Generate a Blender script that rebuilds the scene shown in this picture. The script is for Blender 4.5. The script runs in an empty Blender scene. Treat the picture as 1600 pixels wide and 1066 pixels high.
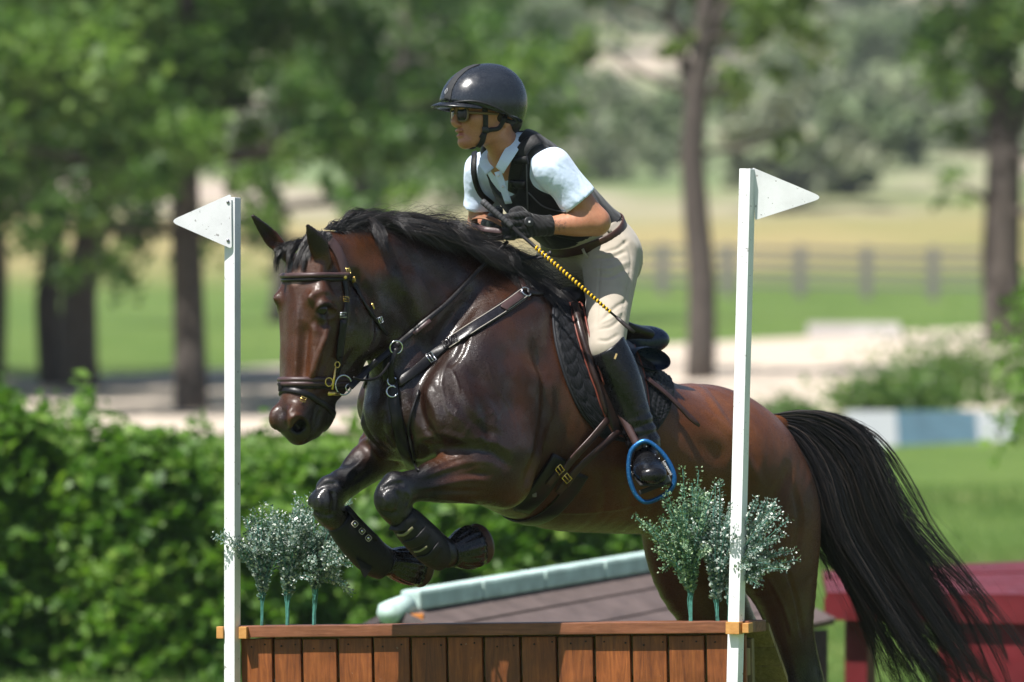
import bpy, bmesh, math, random, time
import numpy as np
from mathutils import Vector, Matrix
from mathutils.bvhtree import BVHTree
from math import radians as rad
T0 = time.time()
random.seed(7); rng = np.random.default_rng(7)
scene = bpy.context.scene
COL = scene.collection

# ---------------------------------------------------------------- camera
CAMD, CAMH, FPX, HORZ = 17.8, 1.75, 8900.0, 650.0      # distance to the jump, height, focal length in photo pixels, eye level row
cam = bpy.data.cameras.new('camera'); camo = bpy.data.objects.new('camera', cam); COL.objects.link(camo)
camo.location = (0, -CAMD, CAMH); camo.rotation_euler = (rad(90), 0, 0)
cam.sensor_width = 36; cam.lens = 36 * FPX / 1600; cam.shift_y = (HORZ - 533) / 1600
cam.clip_start = 0.5; cam.clip_end = 5000
cam.dof.use_dof = True; cam.dof.focus_distance = 17.75; cam.dof.aperture_fstop = 3.0
scene.camera = camo

# ---------------------------------------------------------------- sky and sun
SUN_DIR = Vector((-0.34, -0.37, 0.87)).normalized()      # towards the sun
SUN_EL = math.asin(SUN_DIR.z)
world = bpy.data.worlds.new('World'); scene.world = world; world.use_nodes = True
wn = world.node_tree; bg = wn.nodes['Background']
sky = wn.nodes.new('ShaderNodeTexSky'); sky.sky_type = 'NISHITA'; sky.sun_disc = False
sky.sun_elevation = SUN_EL; sky.sun_rotation = math.atan2(SUN_DIR.x, SUN_DIR.y)
wn.links.new(sky.outputs[0], bg.inputs[0]); bg.inputs[1].default_value = 0.066
sun = bpy.data.lights.new('sun', 'SUN'); sun.energy = 5.0; sun.angle = rad(0.53); sun.color = (1.0, 0.965, 0.915)
suno = bpy.data.objects.new('sun', sun); COL.objects.link(suno)
suno.rotation_euler = SUN_DIR.to_track_quat('Z', 'Y').to_euler(); suno.location = (-6, -6, 20)
scene.view_settings.view_transform = 'Standard'; scene.view_settings.look = 'None'
scene.view_settings.exposure = 0.78; scene.view_settings.gamma = 1.0
scene.render.engine = 'CYCLES'; scene.cycles.use_denoising = True; scene.cycles.denoising_prefilter = 'ACCURATE'
scene.cycles.max_bounces = 6; scene.cycles.transparent_max_bounces = 6

# ---------------------------------------------------------------- pixel helpers (1600 x 1066 photo pixels)
def W(px, py, y=0.0):
    k = (CAMD + y) / FPX
    return Vector(((px - 800) * k, y, CAMH + (HORZ - py) * k))
CAMP = Vector((0, -CAMD, CAMH))
def ray(px, py): return Vector(((px - 800) / FPX, 1.0, (HORZ - py) / FPX))
class Plane:                       # upright plane of symmetry of a horse, head or rider; lat > 0 is its left (camera) side
    def __init__(s, yaw, org):
        a = rad(yaw); s.f = Vector((-math.cos(a), -math.sin(a), 0)); s.L = Vector((math.sin(a), -math.cos(a), 0)); s.o = Vector(org)
    def __call__(s, px, py, lat=0.0):
        d = ray(px, py); t = (lat + s.L.dot(s.o - CAMP)) / s.L.dot(d)
        return CAMP + d * t
    def lat(s, p): return s.L.dot(Vector(p) - s.o)
    def mirror(s, p): p = Vector(p); return p - s.L * (2 * s.lat(p))

# ---------------------------------------------------------------- object helpers
def link(o, parent=None):
    COL.objects.link(o)
    if parent is not None: o.parent = parent; o.matrix_parent_inverse = parent.matrix_world.inverted()
    return o
def tag(o, label=None, cat=None, group=None, kind=None):
    if label: o['label'] = label
    if cat: o['category'] = cat
    if group: o['group'] = group
    if kind: o['kind'] = kind
    return o
def thing(name, loc, label, cat, group=None):
    o = bpy.data.objects.new(name, None); o.location = loc; o.empty_display_size = 0.1; COL.objects.link(o)
    bpy.context.view_layer.update()
    o.matrix_world = Matrix.Translation(Vector(loc))
    return tag(o, label, cat, group)
def mesh_obj(name, V, F, mat, parent=None, smooth=True):
    me = bpy.data.meshes.new(name)
    V = np.asarray(V, dtype=np.float32).reshape(-1, 3)
    if isinstance(F, np.ndarray) and F.ndim == 2:
        n, k = F.shape
        me.vertices.add(len(V)); me.vertices.foreach_set('co', V.ravel())
        me.loops.add(n * k); me.loops.foreach_set('vertex_index', F.astype(np.int32).ravel())
        me.polygons.add(n); me.polygons.foreach_set('loop_start', np.arange(0, n * k, k, dtype=np.int32))
        me.update(calc_edges=True); me.validate()
    else:
        me.from_pydata([tuple(v) for v in V], [], [tuple(int(i) for i in f) for f in F]); me.update()
    if smooth: me.polygons.foreach_set('use_smooth', np.ones(len(me.polygons), dtype=bool))
    if mat is not None: me.materials.append(mat)
    o = bpy.data.objects.new(name, me)
    return link(o, parent)
def attr(o, name, vals):
    a = o.data.attributes.new(name, 'FLOAT', 'POINT'); a.data.foreach_set('value', np.asarray(vals, dtype=np.float32))
def catmull(P, n=6, closed=False):
    P = np.asarray(P, dtype=float); m = len(P); out = []
    if m < 3 and not closed:
        return np.array([P[0] + (P[-1] - P[0]) * t for t in np.linspace(0, 1, n + 1)])
    rngi = range(m) if closed else range(m - 1)
    for i in rngi:
        if closed: p0, p1, p2, p3 = P[i-1], P[i], P[(i+1) % m], P[(i+2) % m]
        else: p0, p1, p2, p3 = P[max(i-1, 0)], P[i], P[i+1], P[min(i+2, m-1)]
        if not closed:
            if i == 0: p0 = 2 * p1 - p2
            if i == m - 2: p3 = 2 * p2 - p1
        for j in range(n):
            t = j / n
            out.append(0.5 * ((2*p1) + (-p0+p2)*t + (2*p0-5*p1+4*p2-p3)*t*t + (-p0+3*p1-3*p2+p3)*t**3))
    if not closed: out.append(P[-1])
    return np.array(out)
class MB:                          # mesh builder: boxes, tubes, straps gathered into one mesh
    def __init__(s): s.V = []; s.F = []
    def add(s, V, F):
        b = len(s.V); s.V += [tuple(v) for v in V]; s.F += [tuple(i + b for i in f) for f in F]; return s
    def box(s, c, size, R=None, bev=0.0):
        c = Vector(c); hx, hy, hz = size[0]/2, size[1]/2, size[2]/2
        if bev <= 0:
            V = [Vector((x*hx, y*hy, z*hz)) for x in (-1,1) for y in (-1,1) for z in (-1,1)]
            F = [(0,1,3,2),(4,6,7,5),(0,4,5,1),(2,3,7,6),(0,2,6,4),(1,5,7,3)]
        else:
            bm = bmesh.new(); bmesh.ops.create_cube(bm, size=1.0)
            for v in bm.verts: v.co = Vector((v.co.x*size[0], v.co.y*size[1], v.co.z*size[2]))
            bmesh.ops.bevel(bm, geom=bm.edges[:], offset=bev, segments=2, affect='EDGES', profile=0.6)
            bm.verts.index_update(); V = [v.co.copy() for v in bm.verts]; F = [tuple(v.index for v in f.verts) for f in bm.faces]; bm.free()
        if R is not None: V = [R @ v for v in V]
        return s.add([c + v for v in V], F)
    def tube(s, P, r, n=8, closed=False, cap=True, flat=None, up=None):
        P = [Vector(p) for p in P]; m = len(P)
        rr = r if hasattr(r, '__len__') else [r] * m
        V = []; F = []; a = None
        for i in range(m):
            if closed: t = (P[(i+1) % m] - P[i-1])
            else: t = P[min(i+1, m-1)] - P[max(i-1, 0)]
            t.normalize()
            if up is not None: a = Vector(up) - t * Vector(up).dot(t)
            elif a is None:
                a = Vector((0, 0, 1)) if abs(t.z) < 0.9 else Vector((1, 0, 0)); a = a - t * a.dot(t)
            else: a = a - t * a.dot(t)
            a.normalize(); b = t.cross(a)
            f = flat or 1.0
            for j in range(n):
                th = 2 * math.pi * j / n
                V.append(P[i] + a * (math.cos(th) * rr[i] * f) + b * (math.sin(th) * rr[i]))
        for i in range(m if closed else m - 1):
            i2 = (i + 1) % m
            for j in range(n):
                j2 = (j + 1) % n
                F.append((i*n+j, i*n+j2, i2*n+j2, i2*n+j))
        if cap and not closed:
            F.append(tuple(range(n-1, -1, -1))); F.append(tuple((m-1)*n + j for j in range(n)))
        return s.add(V, F)
    def strap(s, P, N, w, th, closed=False, lift=0.0):   # flat leather strap along P lying on a surface with normals N; rounded edges
        P = [Vector(p) for p in P]; N = [Vector(n).normalized() for n in N]; m = len(P)
        ww = w if hasattr(w, '__len__') else [w] * m
        prof = [(-.5, 0), (-.5, .65), (-.42, 1), (.42, 1), (.5, .65), (.5, 0), (.42, -.15), (-.42, -.15)]; k = len(prof)
        V = []; F = []
        for i in range(m):
            t = (P[(i+1) % m] - P[i-1]) if closed else P[min(i+1, m-1)] - P[max(i-1, 0)]
            t.normalize(); n = N[i] - t * N[i].dot(t); n.normalize(); b = t.cross(n)
            for (u, v) in prof: V.append(P[i] + b * (u * ww[i]) + n * (v * th + lift))
        for i in range(m if closed else m - 1):
            i2 = (i + 1) % m
            for j in range(k):
                j2 = (j + 1) % k; F.append((i*k+j, i2*k+j, i2*k+j2, i*k+j2))
        if not closed:
            F.append(tuple(range(k))); F.append(tuple((m-1)*k + j for j in range(k-1, -1, -1)))
        return s.add(V, F)
    def ring(s, c, n, R, r, seg=20, k=6, sx=1.0, ax=None):
        c = Vector(c); n = Vector(n).normalized()
        a = Vector(ax) if ax is not None else (Vector((0,0,1)) if abs(n.z) < .9 else Vector((1,0,0)))
        a = (a - n * a.dot(n)).normalized(); b = n.cross(a)
        return s.tube([c + a * (math.cos(t) * R * sx) + b * (math.sin(t) * R) for t in np.linspace(0, 2*math.pi, seg, endpoint=False)], r, k, closed=True)
    def ball(s, c, r, R=None, nu=10, nv=7):
        c = Vector(c); rr = r if hasattr(r, '__len__') else (r, r, r); V = []; F = []
        for i in range(nv + 1):
            ph = math.pi * i / nv
            for j in range(nu):
                th = 2 * math.pi * j / nu
                v = Vector((rr[0]*math.sin(ph)*math.cos(th), rr[1]*math.sin(ph)*math.sin(th), rr[2]*math.cos(ph)))
                V.append(c + (R @ v if R is not None else v))
        for i in range(nv):
            for j in range(nu): F.append((i*nu+j, (i+1)*nu+j, (i+1)*nu+(j+1) % nu, i*nu+(j+1) % nu))
        return s.add(V, F)
    def build(s, name, mat, parent=None, smooth=True):
        return mesh_obj(name, s.V, s.F, mat, parent, smooth)

# ---------------------------------------------------------------- materials
MATS = {}
class NT:
    def __init__(s, name):
        s.m = bpy.data.materials.new(name); s.m.use_nodes = True; s.t = s.m.node_tree; s.b = s.t.nodes['Principled BSDF']; MATS[name] = s.m
    def n(s, typ, **kw):
        x = s.t.nodes.new(typ)
        for k, v in kw.items():
            if k.startswith('i_'):
                kk = k[2:]; kk = int(kk) if kk.isdigit() else kk.replace('_', ' ')
                x.inputs[kk].default_value = v
            else: setattr(x, k, v)
        return x
    def l(s, a, b): s.t.links.new(a, b)
    def coord(s, kind='Object', scale=(1, 1, 1), rot=(0, 0, 0)):
        c = s.n('ShaderNodeTexCoord'); m = s.n('ShaderNodeMapping'); m.inputs['Scale'].default_value = scale; m.inputs['Rotation'].default_value = rot
        s.l(c.outputs[kind], m.inputs[0]); return m.outputs[0]
    def noise(s, vec, scale, detail=4, rough=.55, dist=0):
        x = s.n('ShaderNodeTexNoise'); x.inputs['Scale'].default_value = scale; x.inputs['Detail'].default_value = detail
        x.inputs['Roughness'].default_value = rough; x.inputs['Distortion'].default_value = dist
        if vec is not None: s.l(vec, x.inputs['Vector'])
        return x.outputs['Fac']
    def ramp(s, fac, stops, interp='LINEAR'):
        x = s.n('ShaderNodeValToRGB'); x.color_ramp.interpolation = interp; e = x.color_ramp.elements
        while len(e) < len(stops): e.new(0.5)
        for i, (p, c) in enumerate(stops):
            e[i].position = p; e[i].color = (c if len(c) == 4 else (*c, 1)) if hasattr(c, '__len__') else (c, c, c, 1)
        s.l(fac, x.inputs[0]); return x.outputs[0]
    def mix(s, fac, a, b, mode='MIX'):
        x = s.n('ShaderNodeMix', data_type='RGBA', blend_type=mode)
        for sock, v in ((x.inputs[0], fac), (x.inputs[6], a), (x.inputs[7], b)):
            if hasattr(v, 'links') or isinstance(v, bpy.types.NodeSocket): s.l(v, sock)
            else: sock.default_value = (v if not hasattr(v, '__len__') else (v if len(v) == 4 else (*v, 1)))
        return x.outputs[2]
    def math(s, op, a, b=None, clamp=False):
        x = s.n('ShaderNodeMath', operation=op); x.use_clamp = clamp
        for sock, v in ((x.inputs[0], a), (x.inputs[1], b)):
            if v is None: continue
            if isinstance(v, bpy.types.NodeSocket): s.l(v, sock)
            else: sock.default_value = v
        return x.outputs[0]
    def attr(s, name):
        x = s.n('ShaderNodeAttribute', attribute_name=name); return x.outputs['Fac']
    def bump(s, h, strength=.3, dist=.01, prev=None):
        x = s.n('ShaderNodeBump'); x.inputs['Strength'].default_value = strength; x.inputs['Distance'].default_value = dist
        s.l(h, x.inputs['Height'])
        if prev is not None: s.l(prev, x.inputs['Normal'])
        s.l(x.outputs[0], s.b.inputs['Normal']); return x.outputs[0]
    def col(s, c):
        if isinstance(c, bpy.types.NodeSocket): s.l(c, s.b.inputs['Base Color'])
        else: s.b.inputs['Base Color'].default_value = (*c, 1)
        return s
    def set(s, **kw):
        for k, v in kw.items():
            sock = s.b.inputs[k.replace('_', ' ')]
            if isinstance(v, bpy.types.NodeSocket): s.l(v, sock)
            else: sock.default_value = v
        return s
def simple(name, c, rough=.5, metal=0., var=.12, scale=30., bump=0., spec=.35, bscale=None, coat=0.):
    t = NT(name); v = t.coord()
    f = t.noise(v, scale, 5)
    lo = tuple(x * (1 - var) for x in c); hi = tuple(min(1, x * (1 + var)) for x in c)
    t.col(t.ramp(f, [(.3, lo), (.7, hi)])).set(Roughness=rough, Metallic=metal, Specular_IOR_Level=spec, Coat_Weight=coat)
    if rough > .15: t.set(Roughness=t.ramp(t.noise(v, scale * 2.3, 3), [(.3, rough * .8), (.7, min(1, rough * 1.2))]))
    if bump: t.bump(t.noise(v, bscale or scale * 4, 4), bump, .004)
    return t.m

# ---------------------------------------------------------------- implicit surfaces: smooth union of muscles, meshed by surface nets
def smin(a, b, k):
    h = np.clip(.5 + .5 * (b - a) / k, 0, 1); return b + (a - b) * h - k * h * (1 - h)
class Field:
    def __init__(s, lo, hi, h, f=None, L=None):
        # local axes: x along f, y along L, z up
        s.R = np.array([f, L, (0, 0, 1)], dtype=float) if f is not None else np.eye(3)
        s.lo = np.array(lo, float); s.h = h; s.n = np.ceil((np.array(hi) - s.lo) / h).astype(int) + 1
        s.D = np.full(s.n, .3, np.float32)
    def loc(s, p): return s.R @ np.array(p, float)
    def sub(s, lo, hi):
        i0 = np.maximum(0, np.floor((lo - s.lo) / s.h).astype(int)); i1 = np.minimum(s.n, np.ceil((hi - s.lo) / s.h).astype(int) + 1)
        if np.any(i1 - i0 < 2): return None, None
        sl = tuple(slice(a, b) for a, b in zip(i0, i1))
        g = [(s.lo[a] + s.h * np.arange(i0[a], i1[a])).astype(np.float32) for a in range(3)]
        return sl, (g[0][:, None, None], g[1][None, :, None], g[2][None, None, :])
    def combine(s, sl, d, k, op):
        if op == 'add': s.D[sl] = smin(s.D[sl], d, k) if k > 0 else np.minimum(s.D[sl], d)
        elif op == 'sub': s.D[sl] = -smin(-s.D[sl], d, k)
        elif op == 'and': s.D[sl] = -smin(-s.D[sl], -d, k)
    def tube(s, st, k=.03, op='add', L=None, up=(0, 0, 1), sub=4, margin=.035):
        # st: list of (point, r_up, r_down, r_lateral)
        P = np.array([[*s.loc(p[0]), *p[1:]] for p in st]); P = catmull(P, sub) if len(P) > 2 else catmull(P, 2)
        P[:, 3:] = np.maximum(P[:, 3:], .002)
        Lv = s.R @ np.array(L, float); U = s.R @ np.array(up, float)
        mg = k + margin; rm = P[:, 3:].max(1)
        lo = (P[:, :3] - rm[:, None]).min(0) - mg; hi = (P[:, :3] + rm[:, None]).max(0) + mg
        sl, G = s.sub(lo, hi)
        if sl is None: return
        tmp = np.full([x.stop - x.start for x in sl], .3, np.float32)
        b0 = [x.start for x in sl]
        for i in range(len(P) - 1):
            a, b = P[i], P[i+1]; ab = b[:3] - a[:3]; ln = np.linalg.norm(ab)
            if ln < 1e-6: continue
            t = ab / ln; la = Lv - t * Lv.dot(t); la /= np.linalg.norm(la); nn = np.cross(t, la)
            if nn.dot(U) < 0: nn = -nn
            r = max(rm[i], rm[i+1])
            l2 = np.minimum(a[:3], b[:3]) - r - mg; h2 = np.maximum(a[:3], b[:3]) + r + mg
            s2, g = s.sub(np.maximum(l2, lo), np.minimum(h2, hi))
            if s2 is None: continue
            x = g[0] - np.float32(a[0]); y = g[1] - np.float32(a[1]); z = g[2] - np.float32(a[2])
            tt = np.clip((x * np.float32(t[0]) + y * np.float32(t[1]) + z * np.float32(t[2])) / np.float32(ln), 0, 1)
            x = x - tt * np.float32(ab[0]); y = y - tt * np.float32(ab[1]); z = z - tt * np.float32(ab[2])
            da = x * np.float32(la[0]) + y * np.float32(la[1]) + z * np.float32(la[2])
            dn = x * np.float32(nn[0]) + y * np.float32(nn[1]) + z * np.float32(nn[2])
            o2 = x * x + y * y + z * z; dt2 = np.maximum(o2 - da * da - dn * dn, 0)
            d = (b - a).astype(np.float32)
            ru = a[3] + tt * d[3]; rd = a[4] + tt * d[4]; rl = a[5] + tt * d[5]
            rn = np.where(dn > 0, ru, rd); rt = np.minimum(rl, np.minimum(ru, rd))
            rr = np.sqrt((da / rl) ** 2 + (dn / rn) ** 2 + dt2 / (rt * rt)) + 1e-5
            o = np.sqrt(o2); dist = o - (o + 1e-6) / rr
            ss = tuple(slice(q.start - c, q.stop - c) for q, c in zip(s2, b0))
            tmp[ss] = np.minimum(tmp[ss], dist.astype(np.float32))
        s.combine(sl, tmp, k, op)
    def ell(s, c, r, axes=None, k=.03, op='add', margin=.035):
        c = s.loc(c); A = np.eye(3) if axes is None else np.array([s.R @ np.array(v, float) for v in axes])
        A = A / np.linalg.norm(A, axis=1)[:, None]
        ext = np.sqrt(((A * np.array(r)[:, None]) ** 2).sum(0)) + k + margin
        sl, g = s.sub(c - ext, c + ext)
        if sl is None: return
        x, y, z = [(g[i] - np.float32(c[i])) for i in range(3)]
        q = 0
        for i in range(3): q = q + ((x * A[i, 0] + y * A[i, 1] + z * A[i, 2]) / r[i]) ** 2
        rr = np.sqrt(q) + 1e-5; o = np.sqrt(x*x + y*y + z*z)
        s.combine(sl, (o - (o + 1e-6) / rr).astype(np.float32), k, op)
    def mesh(s, iso=0.0, D=None, smooth=0):
        D = s.D if D is None else D
        D = D - np.float32(iso) if iso else D
        I = D < 0; n = D.shape
        allv = np.ones([a - 1 for a in n], bool); anyv = np.zeros([a - 1 for a in n], bool)
        for a in (0, 1):
            for b in (0, 1):
                for c in (0, 1):
                    q = I[a:n[0]-1+a, b:n[1]-1+b, c:n[2]-1+c]; allv &= q; anyv |= q
        act = np.argwhere(anyv & ~allv)
        idm = np.full(anyv.shape, -1, np.int32); idm[tuple(act.T)] = np.arange(len(act))
        cs = [(a, b, c) for a in (0, 1) for b in (0, 1) for c in (0, 1)]
        vals = np.stack([D[act[:, 0]+a, act[:, 1]+b, act[:, 2]+c] for a, b, c in cs], 1)
        pos = np.zeros((len(act), 3)); cnt = np.zeros(len(act))
        for i in range(8):
            for ax, bit in ((0, 4), (1, 2), (2, 1)):
                if i & bit: continue
                j = i | bit; va, vb = vals[:, i], vals[:, j]; m = (va < 0) != (vb < 0)
                t = np.where(m, va / np.where(m, va - vb, 1), 0)
                p = np.array(cs[i], float)[None, :].repeat(len(act), 0); p[:, ax] += t
                pos += p * m[:, None]; cnt += m
        V = (act + pos / cnt[:, None]) * s.h + s.lo
        quads = []
        for ax in range(3):
            sl0 = [slice(None)] * 3; sl1 = [slice(None)] * 3; sl0[ax] = slice(0, -1); sl1[ax] = slice(1, None)
            A = I[tuple(sl0)]; B = I[tuple(sl1)]
            e = np.argwhere(A != B); u, v = (ax+1) % 3, (ax+2) % 3
            e = e[(e[:, u] > 0) & (e[:, v] > 0) & (e[:, u] < n[u]-1) & (e[:, v] < n[v]-1)]
            inside = A[tuple(e.T)]
            def cid(du, dv):
                q = e.copy(); q[:, u] += du; q[:, v] += dv; return idm[tuple(q.T)]
            Q = np.stack([cid(-1, -1), cid(0, -1), cid(0, 0), cid(-1, 0)], 1)
            Q[~inside] = Q[~inside][:, ::-1]; quads.append(Q)
        Q = np.concatenate(quads); Q = Q[(Q >= 0).all(1)]
        for _ in range(smooth):
            nb = np.zeros_like(V); c = np.zeros(len(V))
            for a in range(4):
                i, j = Q[:, a], Q[:, (a+1) % 4]
                for x in range(3): nb[:, x] += np.bincount(i, V[j, x], len(V)) + np.bincount(j, V[i, x], len(V))
                c += np.bincount(i, minlength=len(V)) + np.bincount(j, minlength=len(V))
            V = V * .4 + .6 * nb / np.maximum(c, 1)[:, None]
        return V @ s.R, Q          # back to world axes
# ================================================================ TERRAIN
_gy = [-60, 0, 4, 15, 25, 40, 50, 75, 127, 200, 300, 420, 700]
_gz = [0, 0, .04, .28, .62, 1.42, 1.85, 3.05, 4.6, 9.3, 17.5, 31, 70]
def gz(x, y):
    z = np.interp(y, _gy, _gz)
    z = z + np.clip((np.asarray(y) - 30) / 60, 0, 1) * np.asarray(x) * .022 * np.clip(60 / np.maximum(np.asarray(y), 60), 0, 1)
    return z
def ground_at(px, py):                   # where the ray through a pixel meets the terrain
    d = ray(px, py)
    for t in np.concatenate([np.arange(10, 120, .25), np.arange(120, 700, 1.)]):
        p = CAMP + d * float(t)
        if p.z <= float(gz(p.x, p.y)): return p
    return CAMP + d * 600
def to_ground(px, Y):
    x = (px - 800) / FPX * (CAMD + Y); return Vector((x, Y, float(gz(x, Y))))
ys = np.concatenate([np.arange(-30, 60, 1.5), np.arange(60, 140, 3), np.arange(140, 720, 10)]); us = np.linspace(-1, 1, 81)
GV = []; nx = len(us)
for y in ys:
    hw = 40 + max(0, y) * .55
    for u in us:
        x = math.copysign(abs(u) ** 1.5, u) * hw
        z = float(gz(x, y)) + (.03 * math.sin(x * .9 + y * .37) * math.sin(y * .53 - x * .2) if y > 3 else 0) + (.8 * math.sin(x * .045 + 1) * math.sin(y * .03) if y > 150 else 0)
        GV.append((x, y, z))
GF = np.array([(j*nx+i, j*nx+i+1, (j+1)*nx+i+1, (j+1)*nx+i) for j in range(len(ys)-1) for i in range(nx-1)])
t = NT('meadow'); v = t.coord()
n1 = t.noise(v, .35, 6, .65); n2 = t.noise(v, 3.0, 6, .7); n3 = t.noise(v, 26, 4, .7)
gr = t.ramp(n1, [(.3, (.085, .155, .030)), (.5, (.125, .205, .045)), (.7, (.18, .245, .065))])
gr = t.mix(.55, gr, t.ramp(n2, [(.25, (.45, .5, .4)), (.7, (1.25, 1.2, 1.1))]), 'MULTIPLY')
gr = t.mix(.4, gr, t.ramp(n3, [(.3, (.4, .4, .4)), (.7, (1.3, 1.3, 1.2))]), 'MULTIPLY')
sep = t.n('ShaderNodeSeparateXYZ'); t.l(v, sep.inputs[0]); yv = sep.outputs['Y']; xv = sep.outputs['X']
wob = t.math('MULTIPLY', t.math('SUBTRACT', t.noise(v, .03, 4), .5), 40)
def band(a, b, yy=yv):
    x = t.n('ShaderNodeMapRange'); x.interpolation_type = 'SMOOTHSTEP'; x.inputs[1].default_value = a; x.inputs[2].default_value = b; t.l(yy, x.inputs[0]); return x.outputs[0]
hay = t.ramp(t.noise(t.coord(scale=(.05, .3, 1)), 2.5, 5), [(.3, (.30, .24, .10)), (.55, (.40, .31, .15)), (.7, (.24, .26, .09))])
yw = t.math('ADD', yv, wob)
dry = t.math('MULTIPLY', band(132, 165), t.math('SUBTRACT', 1.0, band(190, 225, yw)), True)
gr = t.mix(t.math('MULTIPLY', dry, t.ramp(t.noise(v, .05, 3), [(.28, .45), (.55, 1.0)])), gr, hay)
hill = t.ramp(t.noise(v, .030, 5, .6), [(.34, (.13, .20, .08)), (.46, (.20, .25, .12)), (.53, (.30, .29, .18)), (.58, (.46, .38, .31)), (.70, (.54, .44, .37))])
gr = t.mix(band(195, 230, yw), gr, hill)
bare = t.math('MULTIPLY', t.ramp(t.noise(v, .22, 4), [(.60, 0.), (.70, .8)]), t.math('MULTIPLY', band(20, 26), t.math('SUBTRACT', 1.0, band(50, 56))))
gr = t.mix(bare, gr, (.30, .23, .13))
t.col(gr).set(Roughness=.85, Specular_IOR_Level=.2); t.bump(n3, .8, .06)
ground = mesh_obj('ground', GV, GF, t.m); tag(ground, 'green meadow rising to a tan hayfield and scrubby hill', kind='structure'); ground['label'] = 'grass meadow rising behind the jump to a tan hillside'
# sand riding arena
def sheet(name, corners, mat, lift=.03, n=24):
    A, B, C, D = [Vector(c) for c in corners]; V = []
    for i in range(n + 1):
        a = A.lerp(D, i / n); b = B.lerp(C, i / n)
        for j in range(n + 1):
            p = a.lerp(b, j / n); V.append((p.x, p.y, float(gz(p.x, p.y)) + lift))
    F = np.array([(i*(n+1)+j, i*(n+1)+j+1, (i+1)*(n+1)+j+1, (i+1)*(n+1)+j) for i in range(n) for j in range(n)])
    return mesh_obj(name, V, F, mat)
t = NT('arena_sand'); v = t.coord(); f = t.noise(v, .6, 6, .7)
t.col(t.ramp(f, [(.3, (.46, .385, .31)), (.7, (.57, .485, .40))])).set(Roughness=.95, Specular_IOR_Level=.1); t.bump(t.noise(v, 9, 5), .6, .05)
arena = sheet('riding_arena', [ground_at(-500, 706), ground_at(1800, 640), ground_at(1750, 508), ground_at(-500, 622)], t.m, .035); tag(arena, 'pale sand riding arena behind the trees', kind='structure')
# ---------------------------------------------------------------- foliage materials
def leaf_mat(name, c0, c1, c2, rough=.45, trans=.35):
    t = NT(name); v = t.coord(); at = t.attr('tone')
    c = t.ramp(at, [(0., c0), (.5, c1), (1., c2)]); t.col(c).set(Roughness=rough, Specular_IOR_Level=.35)
    tr = t.n('ShaderNodeBsdfTranslucent'); mx = t.n('ShaderNodeMixShader'); mx.inputs[0].default_value = trans
    t.l(t.mix(1.0, c, (1.25, 1.5, .7), 'MULTIPLY'), tr.inputs[0]); t.l(t.b.outputs[0], mx.inputs[1]); t.l(tr.outputs[0], mx.inputs[2])
    t.l(mx.outputs[0], t.t.nodes['Material Output'].inputs[0]); return t.m
M_HEDGE = leaf_mat('vine_leaf', (.045, .11, .020), (.11, .22, .035), (.24, .36, .065))
M_TREE = leaf_mat('tree_leaf', (.055, .115, .032), (.105, .185, .050), (.19, .275, .080), .5, .42)
M_PALE = leaf_mat('pale_tree_leaf', (.075, .13, .04), (.14, .21, .06), (.22, .29, .09), .5, .42)
M_FAR = leaf_mat('far_leaf', (.095, .145, .065), (.135, .185, .085), (.20, .24, .12), .6, .15)
M_BRIGHT = leaf_mat('bright_leaf', (.08, .16, .025), (.13, .24, .04), (.19, .30, .06), .45)
t = NT('bark'); v = t.coord(scale=(6, 6, 1.4)); f = t.noise(v, 3, 6, .7)
t.col(t.ramp(f, [(.3, (.040, .032, .028)), (.6, (.095, .078, .066)), (.8, (.15, .125, .11))])).set(Roughness=.9); t.bump(f, .9, .03); M_BARK = t.m
def leaves(name, C, size, mat, parent, rg, tone=None, up=.35, pair=True):
    # C: leaf centres (n,3); each leaf is a folded diamond of two triangles-pairs with random lean
    n = len(C); nr = rg.normal(size=(n, 3)); nr[:, 2] = np.abs(nr[:, 2]) + up; nr /= np.linalg.norm(nr, axis=1)[:, None]
    a = np.cross(nr, rg.normal(size=(n, 3))); a /= np.linalg.norm(a, axis=1)[:, None] + 1e-9; b = np.cross(nr, a)
    s = (size * rg.uniform(.6, 1.35, n))[:, None]
    V = np.stack([C - a*s*.55, C + b*s*.33 + nr*s*.07, C + a*s*.62 - nr*s*.1, C - b*s*.33 + nr*s*.07], 1).reshape(-1, 3)
    i = np.arange(n) * 4; F = np.stack([i, i+1, i+2, i+3], 1)
    o = mesh_obj(name, V, F, mat, parent, smooth=False)
    tn = rg.uniform(0, 1, n) if tone is None else tone
    attr(o, 'tone', np.repeat(np.clip(tn, 0, 1), 4)); return o
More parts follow.
